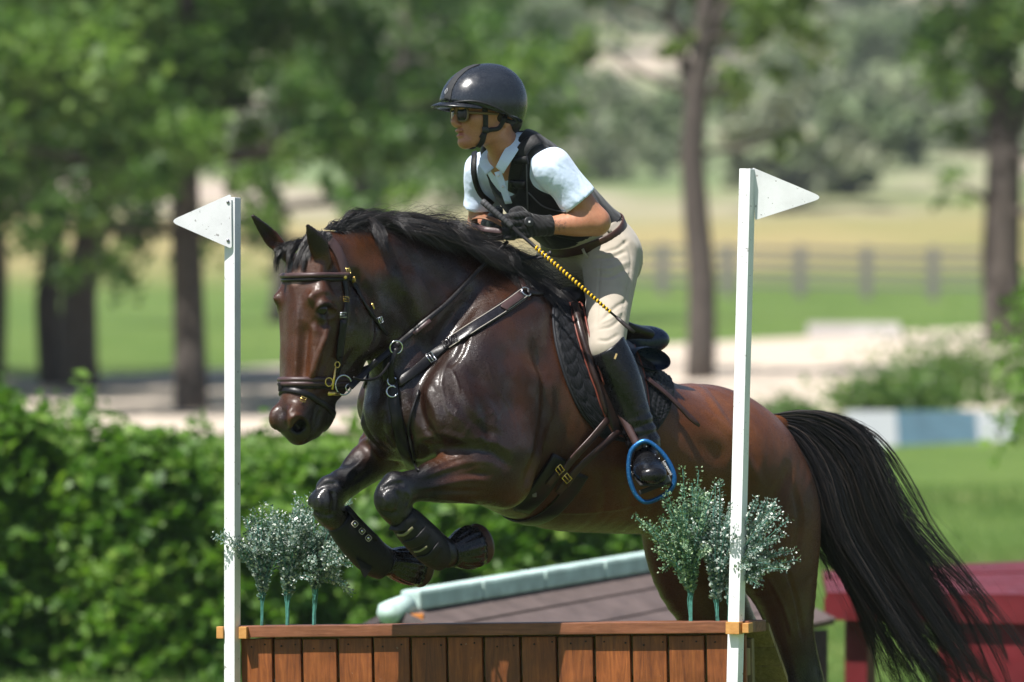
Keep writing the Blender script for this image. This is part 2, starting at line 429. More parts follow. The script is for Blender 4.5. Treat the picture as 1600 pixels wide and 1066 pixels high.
# ---------------------------------------------------------------- trees: tapered trunk with limbs, clumped crown
def limb(mb, p, q, r0, r1, rg, wob=.08, n=7):
    p = Vector(p); q = Vector(q); P = []; L = (q - p).length
    for i in range(n + 1):
        u = i / n; w = math.sin(u * math.pi) * wob * L
        P.append(p.lerp(q, u) + Vector((rg.normal() * w * .5, rg.normal() * w * .5, rg.normal() * w * .15)))
    P = [Vector(x) for x in catmull(P, 2)]
    mb.tube(P, [r0 + (r1 - r0) * (i / (len(P) - 1)) for i in range(len(P))], 9); return P
def tree(name, base, r, h, clumps, label, mat, group, seed, nleaf, lsize, lean=(0, 0), fork=None, cat='tree', wob=.05):
    rg = np.random.default_rng(seed); base = Vector(base)
    root = thing(name, base, label, cat, group); mb = MB()
    top = base + Vector((lean[0], lean[1], h))
    P = limb(mb, base - Vector((0, 0, .3)), top, r * 1.25, r * .45, rg, wob, 6)
    if fork:
        for (u, dx, dz, rr) in fork:
            p = P[int(u * (len(P) - 1))]; limb(mb, p, p + Vector((dx, rg.normal() * .4, dz)), r * rr, r * .3, rg, .07)
    C = []; TN = []; tot = sum(c[3] ** 2 for c in clumps)
    for (cx, cy, cz, cr) in clumps:
        c = base + Vector((cx, cy, cz)); k = min(range(len(P)), key=lambda i: (P[i] - c).length + max(0, P[i].z - c.z) * .6)
        limb(mb, P[k], c, r * .32, .02, rg, .1, 4)
        n = int(nleaf * cr * cr / tot); m = max(5, int(cr * 9))
        sub = np.array(c) + rg.normal(size=(m, 3)) * cr * .52 * np.array([1, 1, .8])
        which = rg.integers(0, m, n); d = rg.normal(size=(n, 3)) * cr * .19 * np.array([1, 1, .85])
        C.append(sub[which] + d); tt = rg.uniform(.15, .85, m)
        TN.append(tt[which] + rg.normal(size=n) * .18)
    mb.build('trunk', M_BARK, root); leaves('crown', np.concatenate(C), lsize, mat, root, rg, np.concatenate(TN))
    return root
def crown(rg, n, cx, cy, z0, z1, wx, cr): return [(cx + rg.normal() * wx, cy + rg.normal() * wx * .6, rg.uniform(z0, z1), rg.uniform(.7, 1.25) * cr) for _ in range(n)]
TG = 'broad trees along the arena edge'; rg = np.random.default_rng(21)
b = ground_at(128, 612)
tree('shade_tree', b, .21, 9, crown(rg, 18, -.2, 0, 3.2, 9, 2.0, 1.15) + crown(rg, 12, .4, -.6, 2.2, 4.6, 1.5, .7), 'broad leafy tree with a brown leaning trunk behind the hedge at far left', M_TREE, TG, 31, 19000, .16, (.35, .3))
b2 = ground_at(86, 606)
tree('shade_tree', b2, .15, 8.5, crown(rg, 12, -1.2, .4, 3.4, 9, 1.6, 1.1) + crown(rg, 5, -1.0, -.6, 2.5, 4, 1.1, .6), 'dark slim trunk leaning left, close beside the broad brown trunk at far left', M_TREE, TG, 32, 10000, .16, (-1.1, .6))
b = ground_at(300, 645)
tree('shade_tree', b, .17, 9, crown(rg, 18, 0, 0, 3.0, 9, 1.9, 1.15) + crown(rg, 13, .2, -.5, 2.0, 4.2, 1.6, .72), 'dark trunked leafy tree rising behind the left white flag', M_TREE, TG, 33, 21000, .16, (-.25, .3), [(.45, -1.0, 1.7, .5)])
b = ground_at(-25, 610)
tree('shade_tree', b, .2, 9, crown(rg, 12, 0, 0, 3.0, 9, 1.5, 1.2) + crown(rg, 5, .3, -.5, 2.6, 4, .9, .7), 'leafy tree cut by the left edge of the picture', M_TREE, TG, 34, 10000, .16, (.1, .3))
b = ground_at(1092, 598)
tree('shade_tree', b, .165, 9.5, crown(rg, 9, .55, .2, 5.2, 9, 1.2, .8) + [(.75, -.2, 4.5, .55), (.9, 0, 5.1, .6), (.55, .1, 3.9, .45), (-.6, .2, 5.6, .6), (-1.1, 0, 5.0, .45), (-.3, .2, 4.4, .3), (1.2, .1, 3.2, .3), (-1.9, .3, 6.1, .7), (1.6, .2, 6.4, .7), (2.4, .3, 6.9, .7), (1.3, 0, 5.6, .5), (-2.6, .3, 6.6, .7), (-1.4, .1, 4.4, .35)], 'slender tree with a curved bare trunk right of the rider', M_PALE, TG, 35, 8500, .15, (.05, .4), [(.42, -.55, 1.9, .5), (.48, .8, 2.0, .45)], wob=.018)
b = ground_at(1575, 545)
tree('shade_tree', b, .27, 9.5, crown(rg, 12, .8, .2, 4.0, 9, 1.3, 1.0) + [(.7, -.6, 2.8, .6), (-.9, -.2, 4.2, .5), (-.8, .2, 3.2, .35), (-1.1, .2, 6.0, .7), (.9, -.4, 1.9, .5), (-.5, -.3, 5.0, .45), (-2.0, .3, 6.6, .7), (-2.9, .4, 7.0, .7), (-1.5, .2, 5.4, .45), (-3.6, .4, 7.6, .8), (-.9, -.4, 2.4, .35)], 'thick dark tree at the right edge beyond the right white flag', M_TREE, TG, 36, 11000, .15, (-.35, .4), [(.4, .9, 2.0, .5)])
b = to_ground(590, 88)
tree('shade_tree', b, .15, 10, crown(rg, 18, -.3, 0, 2.6, 11, 2.2, 1.2), 'leafy tree farther back above the horse neck, left of the rider', M_TREE, TG, 37, 9000, .18, (.2, .2))
b = to_ground(430, 96)
tree('shade_tree', b, .17, 10, crown(rg, 18, .2, 0, 2.4, 11, 2.4, 1.25), 'leafy tree farther back between the left flag and the horse ears', M_TREE, TG, 38, 9000, .18, (.2, .2))
rg2 = np.random.default_rng(88)
for i, (px, Y, lb) in enumerate(((-230, 52, 'first leafy tree past the left edge of the picture'), (-420, 60, 'second leafy tree past the left edge of the picture'), (-640, 54, 'third leafy tree past the left edge of the picture'), (1830, 58, 'first leafy tree past the right edge of the picture'), (2030, 66, 'second leafy tree past the right edge of the picture'), (2260, 60, 'third leafy tree past the right edge of the picture'))):
    tree('shade_tree', to_ground(px, Y), .19, 9, crown(rg2, 15, 0, 0, 3.2, 9, 1.9, 1.15) + crown(rg2, 8, .2, -.4, 2.4, 4.4, 1.5, .7), lb, M_TREE, TG, 140 + i, 9000, .18, (rg2.normal() * .3, .3))
# far scrub and trees on the hill
HG = 'scrub trees dotted over the far hill'; rg = np.random.default_rng(5)
FT = [(700, 235, 6, 5), (1010, 240, 5, 4), (870, 330, 7, 6), (1240, 300, 6, 5), (1385, 340, 7, 5), (1480, 270, 6, 4), (1290, 215, 4, 3), (960, 400, 8, 7), (1120, 380, 8, 6), (690, 400, 8, 7), (1330, 420, 8, 6), (1500, 410, 8, 6), (800, 430, 8, 6), (1210, 450, 9, 6), (560, 260, 7, 5), (1420, 235, 4, 3), (925, 265, 5, 4)]
FL = ['above the horse mane and left of the helmet', 'just right of the rider back', 'above the rider helmet', 'above the right white flag', 'right of the right white flag, high up', 'beside the thick right trunk', 'low, just right of the right flag tip', 'high above the rider shoulder', 'high behind the slender trunk', 'high up left of the helmet', 'near the top right', 'at the top near the right trunk', 'at the very top above the helmet', 'at the top beyond the right flag', 'low behind the horse poll', 'low beside the thick right trunk', 'low behind the rider shoulder']
for i, ((px, Y, h, w), lb) in enumerate(zip(FT, FL)):
    b = to_ground(px, Y)
    tree('scrub_tree', b, .14, h * .6, [(rg.normal() * w * .3, rg.normal() * w * .2, rg.uniform(.3, .95) * h * .8, w * rg.uniform(.22, .36)) for _ in range(9)], 'blurred scrub tree on the hill, ' + lb, M_FAR, HG, 60 + i, 1800, .55)
M_GREY = leaf_mat('grey_scrub_leaf', (.15, .18, .11), (.20, .23, .145), (.28, .29, .20), .7, .1)
for i in range(44):
    px = rg.uniform(-500, 2100) if i >= 26 else rg.uniform(560, 1620); Y = rg.uniform(205, 430); b = to_ground(px, Y); h = rg.uniform(3, 7); w = rg.uniform(2.5, 6)
    tree('scrub_bush', b, .10, h * .5, [(rg.normal() * w * .35, rg.normal() * w * .2, rg.uniform(.15, .8) * h * .7, w * rg.uniform(.2, .34)) for _ in range(7)], 'indistinct grey green bush among the blurred scrub on the far hill', M_GREY, 'grey bushes on the far hill', 90 + i, 1100, .55, cat='bush')
# ---------------------------------------------------------------- vine hedge at the left
rg = np.random.default_rng(11); hx0, hx1 = -4.6, 1.35
def hedge_top(x):          # crest height above the ground
    return np.interp(x, [-5, -2.91, -2.18, -1.71, -1.46, -.87, 0, .73, 1.3], [1.64, 1.57, 1.42, 1.20, 1.08, 1.34, 1.18, .95, .66]) + .05 * np.sin(x * 3.1) + .05 * np.sin(x * 7.7 + 1) + .04 * np.sin(x * 15)
CC = []; TN = []
for i in range(46):           # overlapping leafy mounds of different height
    x = hx0 + (hx1 - hx0) * (i + rg.uniform(-.4, .4)) / 46; r = rg.uniform(.26, .50); top = float(hedge_top(x)) * rg.uniform(.84, 1.10); y = 14.6 + rg.normal() * .28 - (.25 if i % 3 == 0 else 0)
    for zc in np.arange(max(.12, top - r), -.05, -r * .85):
        m = int(1500 * (r / .38) ** 2); d = rg.normal(size=(m, 3)); d /= np.linalg.norm(d, axis=1)[:, None]; d[:, 1] = -np.abs(d[:, 1]) * .9 + .15 * (rg.uniform(size=m) < .2)
        sh = (1 - np.abs(rg.normal(size=m)) * .13)[:, None] * (1 + .16 * np.sin(d[:, 0] * 7 + i) * np.sin(d[:, 2] * 8 + 2 * i))[:, None]
        CC.append(np.array([x, y, zc + float(gz(x, y))]) + d * sh * r * np.array([1.1, 1, 1])); TN.append(np.full(m, rg.uniform(.25, .75)) + rg.normal(size=m) * .24)
C = np.concatenate(CC); tn = np.concatenate(TN); keep = rg.uniform(size=len(C)) < .92; C = C[keep]; tn = tn[keep]; ok = C[:, 2] > gz(C[:, 0], C[:, 1]) - .02; C = C[ok]; tn = tn[ok]
hedge = thing('vine_hedge', (-1.6, 14.6, float(gz(-1.6, 14.6))), 'low rambling hedge of green vine leaves behind the fence on the left', 'hedge')
leaves('foliage', C, .092, M_HEDGE, hedge, rg, tn, .5)
# loose vine shoots standing out of the crest
C = []
for _ in range(170):
    x = rg.uniform(hx0, hx1); p = np.array([x, 14.6 + rg.normal() * .3, float(gz(x, 14.6)) + float(hedge_top(x)) * .93]); d = np.array([rg.normal() * .5, rg.normal() * .4, 1.0]); L = rg.uniform(.08, .34)
    for k in range(14): C.append(p + d * L * k / 14 + rg.normal(size=3) * .035)
leaves('shoot', np.array(C), .075, M_BRIGHT, hedge, rg)
mb = MB()
for _ in range(60):
    x = rg.uniform(hx0, hx1); p = Vector((x, 14.7 + rg.normal() * .2, float(gz(x, 14.6)) - .05)); limb(mb, p, p + Vector((rg.normal() * .3, rg.normal() * .2, float(hedge_top(x)) * .85)), .018, .006, rg, .1, 4)
mb.build('stem', M_BARK, hedge)
# bright leafy branch hanging in at the right edge
br = thing('leafy_branch', W(1640, 470, 22), 'bright green leafy branch hanging in at the right edge', 'branch'); mb = MB(); C = []
rg = np.random.default_rng(15)
for (x0, y0, x1, y1, k) in [(1680, 400, 1560, 690, 150), (1660, 430, 1590, 640, 130), (1690, 500, 1545, 610, 120), (1650, 420, 1570, 560, 110), (1680, 520, 1600, 700, 120), (1670, 450, 1620, 660, 120), (1640, 410, 1585, 500, 60)]:
    Y = 22 + rg.normal() * .2; P = catmull([W(x0, y0, Y), W((x0*1.2 + x1*.8) / 2, (y0 + y1) / 2 - 20, Y), W(x1, y1, Y)], 8)
    mb.tube(P, list(np.linspace(.012, .003, len(P))), 5)
    for _ in range(k): C.append(P[rg.integers(2, len(P))] + rg.normal(size=3) * .075)
mb.tube([W(1760, 380, 22.3), W(1690, 400, 22.1), W(1640, 405, 22)], [.03, .025, .014], 7)
mb.build('twig', M_BARK, br); leaves('leaf_cluster', np.array(C), .075, M_BRIGHT, br, rg, None, .1)
# low weeds at the arena edge
rg = np.random.default_rng(41); WG = 'weeds along the near edge of the arena'
for px, py, s, lb in ((1365, 640, .5, 'small round weed clump below the arena, left of a darker bush'), (1490, 625, .85, 'dark weedy bush at the arena edge near the right trunk'), (1440, 640, .45, 'low weed between two bushes at the arena edge'), (1230, 655, .3, 'thin weeds just right of the horse rump')):
    p = ground_at(px, py + 10); o = thing('weed_clump', p, lb, 'weeds', WG)
    leaves('foliage', np.array(p) + rg.normal(size=(int(2600 * s), 3)) * np.array([s * .55, s * .4, s * .28]) + np.array([0, 0, s * .38]), .09, M_TREE, o, rg)
# ---------------------------------------------------------------- grass blades near the jump and under the far jumps
rg = np.random.default_rng(3); n = 70000
Yg = 4 + 30 * rg.uniform(0, 1, n) ** .8; Xg = rg.uniform(-1.05, 1.05, n) * (CAMD + Yg) * 800 / FPX * 1.06; Zg = gz(Xg, Yg)
hgt = rg.uniform(.03, .085, n) * (1 + (rg.uniform(size=n) < .05) * .9); dx = rg.normal(size=n) * .02; dy = rg.normal(size=n) * .02; wd = rg.uniform(.004, .009, n)
B0 = np.stack([Xg - wd, Yg, Zg - .01], 1); B1 = np.stack([Xg + wd, Yg, Zg - .01], 1); B2 = np.stack([Xg + dx, Yg + dy, Zg + hgt], 1)
V = np.stack([B0, B1, B2], 1).reshape(-1, 3); F = np.arange(3 * n).reshape(-1, 3)
go = mesh_obj('grass', V, F, leaf_mat('grass_blade', (.06, .13, .02), (.10, .19, .035), (.18, .23, .07), .5, .3), smooth=False)
attr(go, 'tone', np.repeat(rg.uniform(0, 1, n), 3)); tag(go, 'short mown green grass blades behind the jump', kind='stuff')
# ---------------------------------------------------------------- post and rail fence far behind the arena
def far_fence():
    M = simple('weathered_rail', (.17, .16, .15), .85, var=.3)
    o = thing('field_fence', to_ground(1250, 125), 'grey post and rail fence crossing the meadow behind the arena', 'fence')
    xs = [600, 760, 905, 1035, 1137, 1250, 1354, 1458, 1560]; tops = []
    for px in xs:
        Y = 132 - (px - 1000) * .012; p = to_ground(px, Y)
        mb = MB(); mb.box(p + Vector((0, 0, .62)), (.26, .2, 1.45), bev=.02); mb.build('post', M, o, False); tops.append(p)
    for a, b in zip(tops[:-1], tops[1:]):
        for hh in (.32, .62, .92, 1.2):
            mb = MB(); d = b - a; c = (a + b) / 2 + Vector((0, -.13, hh)); R = Matrix.Rotation(math.atan2(d.z, d.x), 3, 'Y').inverted()
            mb.box(c, (d.length - .02, .04, .12), Matrix.Rotation(-math.atan2(d.z, d.x), 3, 'Y')); mb.build('rail', M, o, False)
far_fence()
# ---------------------------------------------------------------- other jumps standing in the meadow
def planks(name, quad, n, th, mat, parent, gap=.006, jit=.004):
    # boards laid side by side over a quad A-B (length) and A-D (across); each one its own mesh
    A, B, C, D = [Vector(q) for q in quad]; nn = (B - A).cross(D - A).normalized()
    for i in range(n):
        u0, u1 = i / n, (i + 1) / n; g = gap / (D - A).length / 2; u0 += g; u1 -= g; l = nn * (rg.uniform(-jit, jit))
        a, b, c, d = A.lerp(D, u0) + l, B.lerp(C, u0) + l, B.lerp(C, u1) + l, A.lerp(D, u1) + l
        V = [a, b, c, d] + [x - nn * th for x in (a, b, c, d)]
        mesh_obj(name, V, [(0, 1, 2, 3), (7, 6, 5, 4), (0, 4, 5, 1), (1, 5, 6, 2), (2, 6, 7, 3), (3, 7, 4, 0)], mat, parent, False)
M_BROWN = simple('grey_brown_stain', (.11, .082, .074), .6, var=.2, scale=9)
M_BROWN2 = simple('grey_brown_stain_dark', (.045, .034, .032), .7, var=.2, scale=9)
M_TEAL = simple('faded_teal_paint', (.42, .55, .51), .75, var=.25, scale=9)
M_ORANGE = simple('orange_paint', (.55, .20, .04), .5)
M_RED = simple('red_paint', (.115, .012, .016), .42, var=.2, scale=7)
def brown_jump():
    Yl, Yr = 4.6, 6.6
    tl, tr = W(640, 947, Yl), W(1110, 869, Yr)
    o = thing('roofed_jump', (W(800, 1000, 5.5).x, 5.6, .05), 'brown sloping roof jump with a teal ridge log, behind the horse belly', 'jump')
    d = (tr - tl).normalized(); out = Vector((d.y, -d.x, 0)).normalized()
    fl, fr = tl + out * .62 + Vector((0, 0, -.30)) + d * .35, tr + out * .62 + Vector((0, 0, -.26))
    planks('roof_board', (fl, fr, tr, tl), 4, .03, M_BROWN, o, .018)
    planks('roof_board', (tl - d * .10, fl - d * .12 - Vector((0, 0, .10)), fl - d * .02, tl), 1, .03, M_BROWN, o)
    bl, brr = tl - out * .62 + Vector((0, 0, -.30)), tr - out * .62 + Vector((0, 0, -.30))
    planks('roof_board', (tl, tr, brr, bl), 4, .03, M_BROWN, o, .018)
    n = 5
    for i in range(n):
        mb = MB(); a = tl.lerp(tr, i / n) + Vector((0, 0, .022)) + d * .004; b = tl.lerp(tr, (i + 1) / n) + Vector((0, 0, .022)) - d * .004
        mb.box((a + b) / 2, ((b - a).length, .095, .078), (d.to_track_quat('X', 'Z')).to_matrix(), .014); mb.build('ridge_log', M_TEAL, o, False)
    mb = MB(); mb.tube([tl - d * .02 + Vector((0, 0, .0)), tl - d * .16 + Vector((0, 0, -.015))], .05, 8); mb.build('ridge_log', M_TEAL, o)
    mb = MB(); mb.box(tl - d * .04 - out * -.05 + Vector((0, 0, -.05)), (.07, .05, .05), bev=.004); mb.build('block', M_ORANGE, o, False)
    e = tl - d * .1
    for s in (1, -1):      # gable rafters
        mb = MB(); a = e + Vector((0, 0, -.03)); b = e + out * .66 * s + Vector((0, 0, -.34)); c = (a + b) / 2
        mb.tube([a, b], .035, 4, up=(0, 0, 1)); mb.build('rafter', M_BROWN2, o, False)
    g = float(gz(0, 5))
    A = fl + d * .05 - out * .06; B = fr - out * .06
    for i in range(6):
        a = A.lerp(B, i / 6); b = A.lerp(B, (i + 1) / 6); mb = MB(); c = (a + b) / 2; top = c.z - .03
        mb.box((c.x, c.y, (top + g) / 2), ((b - a).length - .008, .03, top - g), Matrix.Rotation(math.atan2(d.y, d.x), 3, 'Z')); mb.build('wall_board', M_BROWN2, o, False)
brown_jump()
def red_table():
    o = thing('red_table_jump', W(1440, 1000, 7.5), 'dark red wooden table jump on the grass behind the horse tail', 'jump')
    o.location.z = .1; bpy.context.view_layer.update()
    Fl, Fr, Br, Bl = W(1292, 925, 7.0), W(1720, 930, 6.4), W(1720, 872, 8.0), W(1285, 893, 8.4)
    planks('top_board', (Fl, Fr, Br, Bl), 3, .045, M_RED, o, .012)
    d = (Fr - Fl).normalized(); R = Matrix.Rotation(math.atan2(d.y, d.x), 3, 'Z'); L = (Fr - Fl).length
    mb = MB(); mb.box((Fl + Fr) / 2 + Vector((0, .03, -.075)), (L, .05, .10), R); mb.build('front_rail', M_RED, o, False)
    s = (Bl - Fl).normalized(); mb = MB(); mb.box((Fl + Bl) / 2 + Vector((.04, 0, -.085)), (.05, (Bl - Fl).length * .96, .10), Matrix.Rotation(math.atan2(-s.x, s.y), 3, 'Z')); mb.build('side_rail', simple('dark_red_end', (.07, .012, .014), .6), o, False)
    for i in range(4):       # front boards right of the leg
        a = Fl.lerp(Fr, .42); c = (a + Fr) / 2; mb = MB(); h = .16
        mb.box((c.x, c.y + .08, Fl.z - .115 - h * (i + .5)), ((Fr - a).length, .03 + .006 * (i % 2), h + .008), R); mb.build('front_board', M_RED, o, False)
    for u, vv in ((.13, .12), (.13, .88), (.98, .12), (.98, .88)):
        p = Fl.lerp(Fr, u).lerp(Bl.lerp(Br, u), vv); g = float(gz(p.x, p.y)) - .02; top = p.z - .05; mb = MB()
        mb.box((p.x, p.y, (top + g) / 2), (.10, .10, top - g), R, bev=.008); mb.build('leg', M_RED, o, False)
red_table()
def block_jump(px0, px1, py, Y, hgt, split, mats, label):
    Y = ground_at((px0 + px1) / 2, Y).y; p0, p1 = W(px0, py, Y), W(px1, py, Y + .6); o = thing('painted_box_jump', ((p0.x + p1.x) / 2, Y, float(gz(p0.x, Y))), label, 'jump')
    edges = [0] + split + [1]
    for i in range(len(edges) - 1):
        a, b = p0.lerp(p1, edges[i]), p0.lerp(p1, edges[i+1]); mb = MB(); g0, g1 = float(gz(a.x, a.y)) - .04, float(gz(b.x, b.y)) - .04
        V = []
        for (q, g) in ((a, g0), (b, g1)):
            for (dy, z) in ((-.45, g), (-.12, q.z), (.12, q.z), (.45, g)): V.append((q.x, q.y + dy, z))
        mb.add(V, [(0, 4, 5, 1), (1, 5, 6, 2), (2, 6, 7, 3), (0, 1, 2, 3), (7, 6, 5, 4)]); mb.build('painted_panel', mats[i % len(mats)], o, False)
M_WHITEP = simple('white_paint', (.31, .33, .33), .5, var=.06); M_BLUEP = simple('faded_blue_paint', (.060, .115, .145), .55, var=.2, scale=6)
block_jump(1320, 1580, 642, 694, .5, [.30, .78], [M_WHITEP, M_BLUEP, M_WHITEP], 'low white and blue panel jump on the grass below the arena')
block_jump(1262, 1405, 505, 530, .5, [.5], [simple('grey_boards', (.34, .31, .29), .8), simple('grey_boards_b', (.38, .35, .33), .8)], 'long low grey box jump at the back edge of the arena')
# ---------------------------------------------------------------- thin summer haze over the valley
mb = MB(); mb.box((0, 340, 47), (1000, 770, 98)); hz_ = mb.build('haze', None, None, False); tag(hz_, 'thin pale summer haze over the far hillside', kind='stuff')
hm = bpy.data.materials.new('haze'); hm.use_nodes = True; hm.node_tree.nodes.remove(hm.node_tree.nodes['Principled BSDF'])
pv = hm.node_tree.nodes.new('ShaderNodeVolumePrincipled'); pv.inputs['Color'].default_value = (.86, .92, 1, 1); pv.inputs['Density'].default_value = .0003; pv.inputs['Anisotropy'].default_value = .2
hm.node_tree.links.new(pv.outputs[0], hm.node_tree.nodes['Material Output'].inputs['Volume']); hz_.data.materials.append(hm)
print('env', time.time() - T0)
# ================================================================ THE WOODEN FENCE BEING JUMPED
FY = -20.0; FP = Vector((W(770, 975, 0).x, 0, 0)); fa = rad(FY)
FX = Vector((math.cos(fa), math.sin(fa), 0)); FN = Vector((math.sin(fa), -math.cos(fa), 0))      # along the fence (to the right), out of its front
def fpt(px, py, off=0.0):                 # pixel -> point on the fence front plane, off metres in front of it
    d = ray(px, py); t = (off + FN.dot(FP - CAMP)) / FN.dot(d); return CAMP + d * t
FR = Matrix.Rotation(fa, 3, 'Z')
def stain(name, dark, mid, light, rough=.5):
    t = NT(name); co = t.n('ShaderNodeTexCoord'); inf = t.n('ShaderNodeObjectInfo')
    off = t.n('ShaderNodeVectorMath', operation='SCALE'); cmb = t.n('ShaderNodeCombineXYZ'); t.l(inf.outputs['Random'], cmb.inputs[0]); t.l(inf.outputs['Random'], cmb.inputs[2])
    off.inputs['Scale'].default_value = 37; t.l(cmb.outputs[0], off.inputs[0])
    ad = t.n('ShaderNodeVectorMath', operation='ADD'); t.l(co.outputs['Object'], ad.inputs[0]); t.l(off.outputs[0], ad.inputs[1])
    mp = t.n('ShaderNodeMapping'); mp.inputs['Scale'].default_value = (55, 55, 5) if 'cap' not in name else (5, 55, 55); t.l(ad.outputs[0], mp.inputs[0])
    g = t.noise(mp.outputs[0], 1.0, 6, .65, 1.2); p = t.noise(ad.outputs[0], 7, 5, .6); s = t.noise(ad.outputs[0], 60, 3)
    c = t.ramp(g, [(.25, dark), (.5, mid), (.75, light)]); c = t.mix(.55, c, t.ramp(p, [(.3, (.32, .30, .28)), (.7, (1.3, 1.2, 1.1))]), 'MULTIPLY')
    c = t.mix(.5, c, t.ramp(inf.outputs['Random'], [(0, (.55, .52, .50)), (1, (1.25, 1.18, 1.12))]), 'MULTIPLY')
    c = t.mix(t.math('MULTIPLY', t.math('GREATER_THAN', s, .74), .35), c, (.32, .25, .19))
    t.col(c).set(Roughness=t.ramp(p, [(.3, rough * .75), (.7, rough * 1.2)]), Specular_IOR_Level=.4); t.bump(g, .35, .003); return t.m
M_BOARD = stain('brown_stained_board', (.085, .024, .007), (.20, .062, .015), (.32, .11, .028))
M_CAP = stain('brown_stained_cap', (.10, .036, .018), (.21, .082, .040), (.30, .13, .07))
M_RAW = stain('weathered_raw_wood', (.16, .12, .055), (.27, .21, .10), (.36, .29, .16), .8)
M_YEL = simple('yellow_green_pine', (.16, .15, .03), .8, var=.35, scale=14, bump=.3)
M_NAIL = simple('nail_head', (.03, .025, .022), .5, .6)
fence = thing('wooden_fence_jump', (FP.x, 0, 0), 'brown stained board fence jump the horse is leaping over', 'jump')
top_l, top_r = fpt(378, 978), fpt(1168, 970)
ZT = (top_l.z + top_r.z) / 2; sL = FX.dot(top_l - FP); sR = FX.dot(top_r - FP)
TILT = (top_r.z - top_l.z) / (sR - sL); sM = (sL + sR) / 2          # the cap runs slightly uphill to the right
FR = FR @ Matrix.Rotation(-math.atan(TILT), 3, 'Y')
def F3(s, off, z): p = FP + FX * s + FN * off; return Vector((p.x, p.y, z + TILT * (s - sM)))
CAPH, CAPD = .037, .088
# cap rails: front 2x4, a second one behind it
def box_s(name, s0, s1, o0, o1, z0, z1, mat, parent, bev=.003):
    mb = MB(); mb.box((0, 0, 0), (s1 - s0, o1 - o0, z1 - z0), None, bev); o = mb.build(name, mat, parent, False)
    o.matrix_parent_inverse = Matrix.Identity(4)
    m = Matrix.Translation(F3((s0 + s1) / 2, (o0 + o1) / 2, (z0 + z1) / 2)) @ FR.to_4x4(); o.matrix_basis = parent.matrix_world.inverted() @ m; bpy.context.view_layer.update(); return o
box_s('cap_rail', sL - .055, sR + .012, -.050, .022, ZT - CAPH, ZT, M_CAP, fence)
box_s('cap_rail', sL + .02, sR + .010, -.160, -.054, ZT - CAPH - .001, ZT - .002, M_CAP, fence)
# front boards, each with two nails
edges_px = [378, 430, 475, 531, 586, 645, 702, 759, 817, 874, 932, 990, 1047, 1106, 1166]
for i in range(len(edges_px) - 1):
    s0 = FX.dot(fpt(edges_px[i], 1000) - FP); s1 = FX.dot(fpt(edges_px[i+1], 1000) - FP); g = .0045
    zt = ZT - CAPH - .004
    of = -.006 + random.uniform(-.002, .002)
    b = box_s('board', s0 + g, s1 - g, of - .020, of, .03, zt - random.uniform(0, .004), M_BOARD, fence, .0035)
    for u in (.24 + random.uniform(-.06, .08), .74 + random.uniform(-.08, .06)):
        mb = MB(); c = F3(s0 + (s1 - s0) * u, of + .001, zt - random.uniform(.018, .034)); mb.tube([c, c + FN * .0025], random.uniform(.0022, .0032), 8); n_ = mb.build('nail', M_NAIL, b)
box_s('backing_rail', sL + .01, sR - .01, -.064, -.030, ZT - .17, ZT - .085, M_RAW, fence)
box_s('backing_rail', sL + .01, sR - .01, -.064, -.030, .20, .29, M_RAW, fence)
# right end: raw upright studs and the sloping back of slats
e = sR - .012
box_s('end_stud', e - .008, e + .012, -.030, -.010, .03, ZT - CAPH - .006, M_BOARD, fence)
box_s('end_stud', e - .002, e + .016, -.092, -.066, .03, ZT - CAPH - .02, M_RAW, fence)
box_s('end_stud', e - .03, e + .002, -.122, -.102, .03, ZT - CAPH - .02, simple('dark_stud', (.016, .02, .028), .6), fence)
for s_ in (sL + .02, (sL + sR) / 2): box_s('end_stud', s_, s_ + .05, -.112, -.066, .03, ZT - CAPH - .006, M_RAW, fence)
sl = math.tan(rad(42)); nsl = 16
for k in range(nsl):            # back slope: slats stepping down and away, each longer to the right
    a0 = -.166 - k * .066; z1 = ZT - .012 - k * .066 * sl; z0 = z1 - .062 * sl
    mb = MB(); rr = sR + .016 + random.uniform(-.003, .004); ll = sL + .01
    th = .022; V = []
    for s_ in (ll, rr):
        for (oo, zz) in ((a0, z1), (a0 - .062, z0), (a0 - .062 - th * .1, z0 - th), (a0 - th * .1, z1 - th)): V.append(F3(s_, oo, zz))
    mb.add(V, [(0, 1, 2, 3), (7, 6, 5, 4), (0, 4, 5, 1), (1, 5, 6, 2), (2, 6, 7, 3), (3, 7, 4, 0)]); mb.build('slat', M_RAW, fence, False)
for s_ in (sR - .10, (sL + sR) / 2, sL + .05):          # rafters that carry the slats
    mb = MB(); n_ = 12; a0 = F3(s_, -.172 + .05, ZT - CAPH - .02); a1 = F3(s_, -.172 - .86 / sl + .05, .10)
    mb.tube([a0, a1], .028, 4, up=tuple(FX)); mb.build('rafter', M_YEL, fence, False)
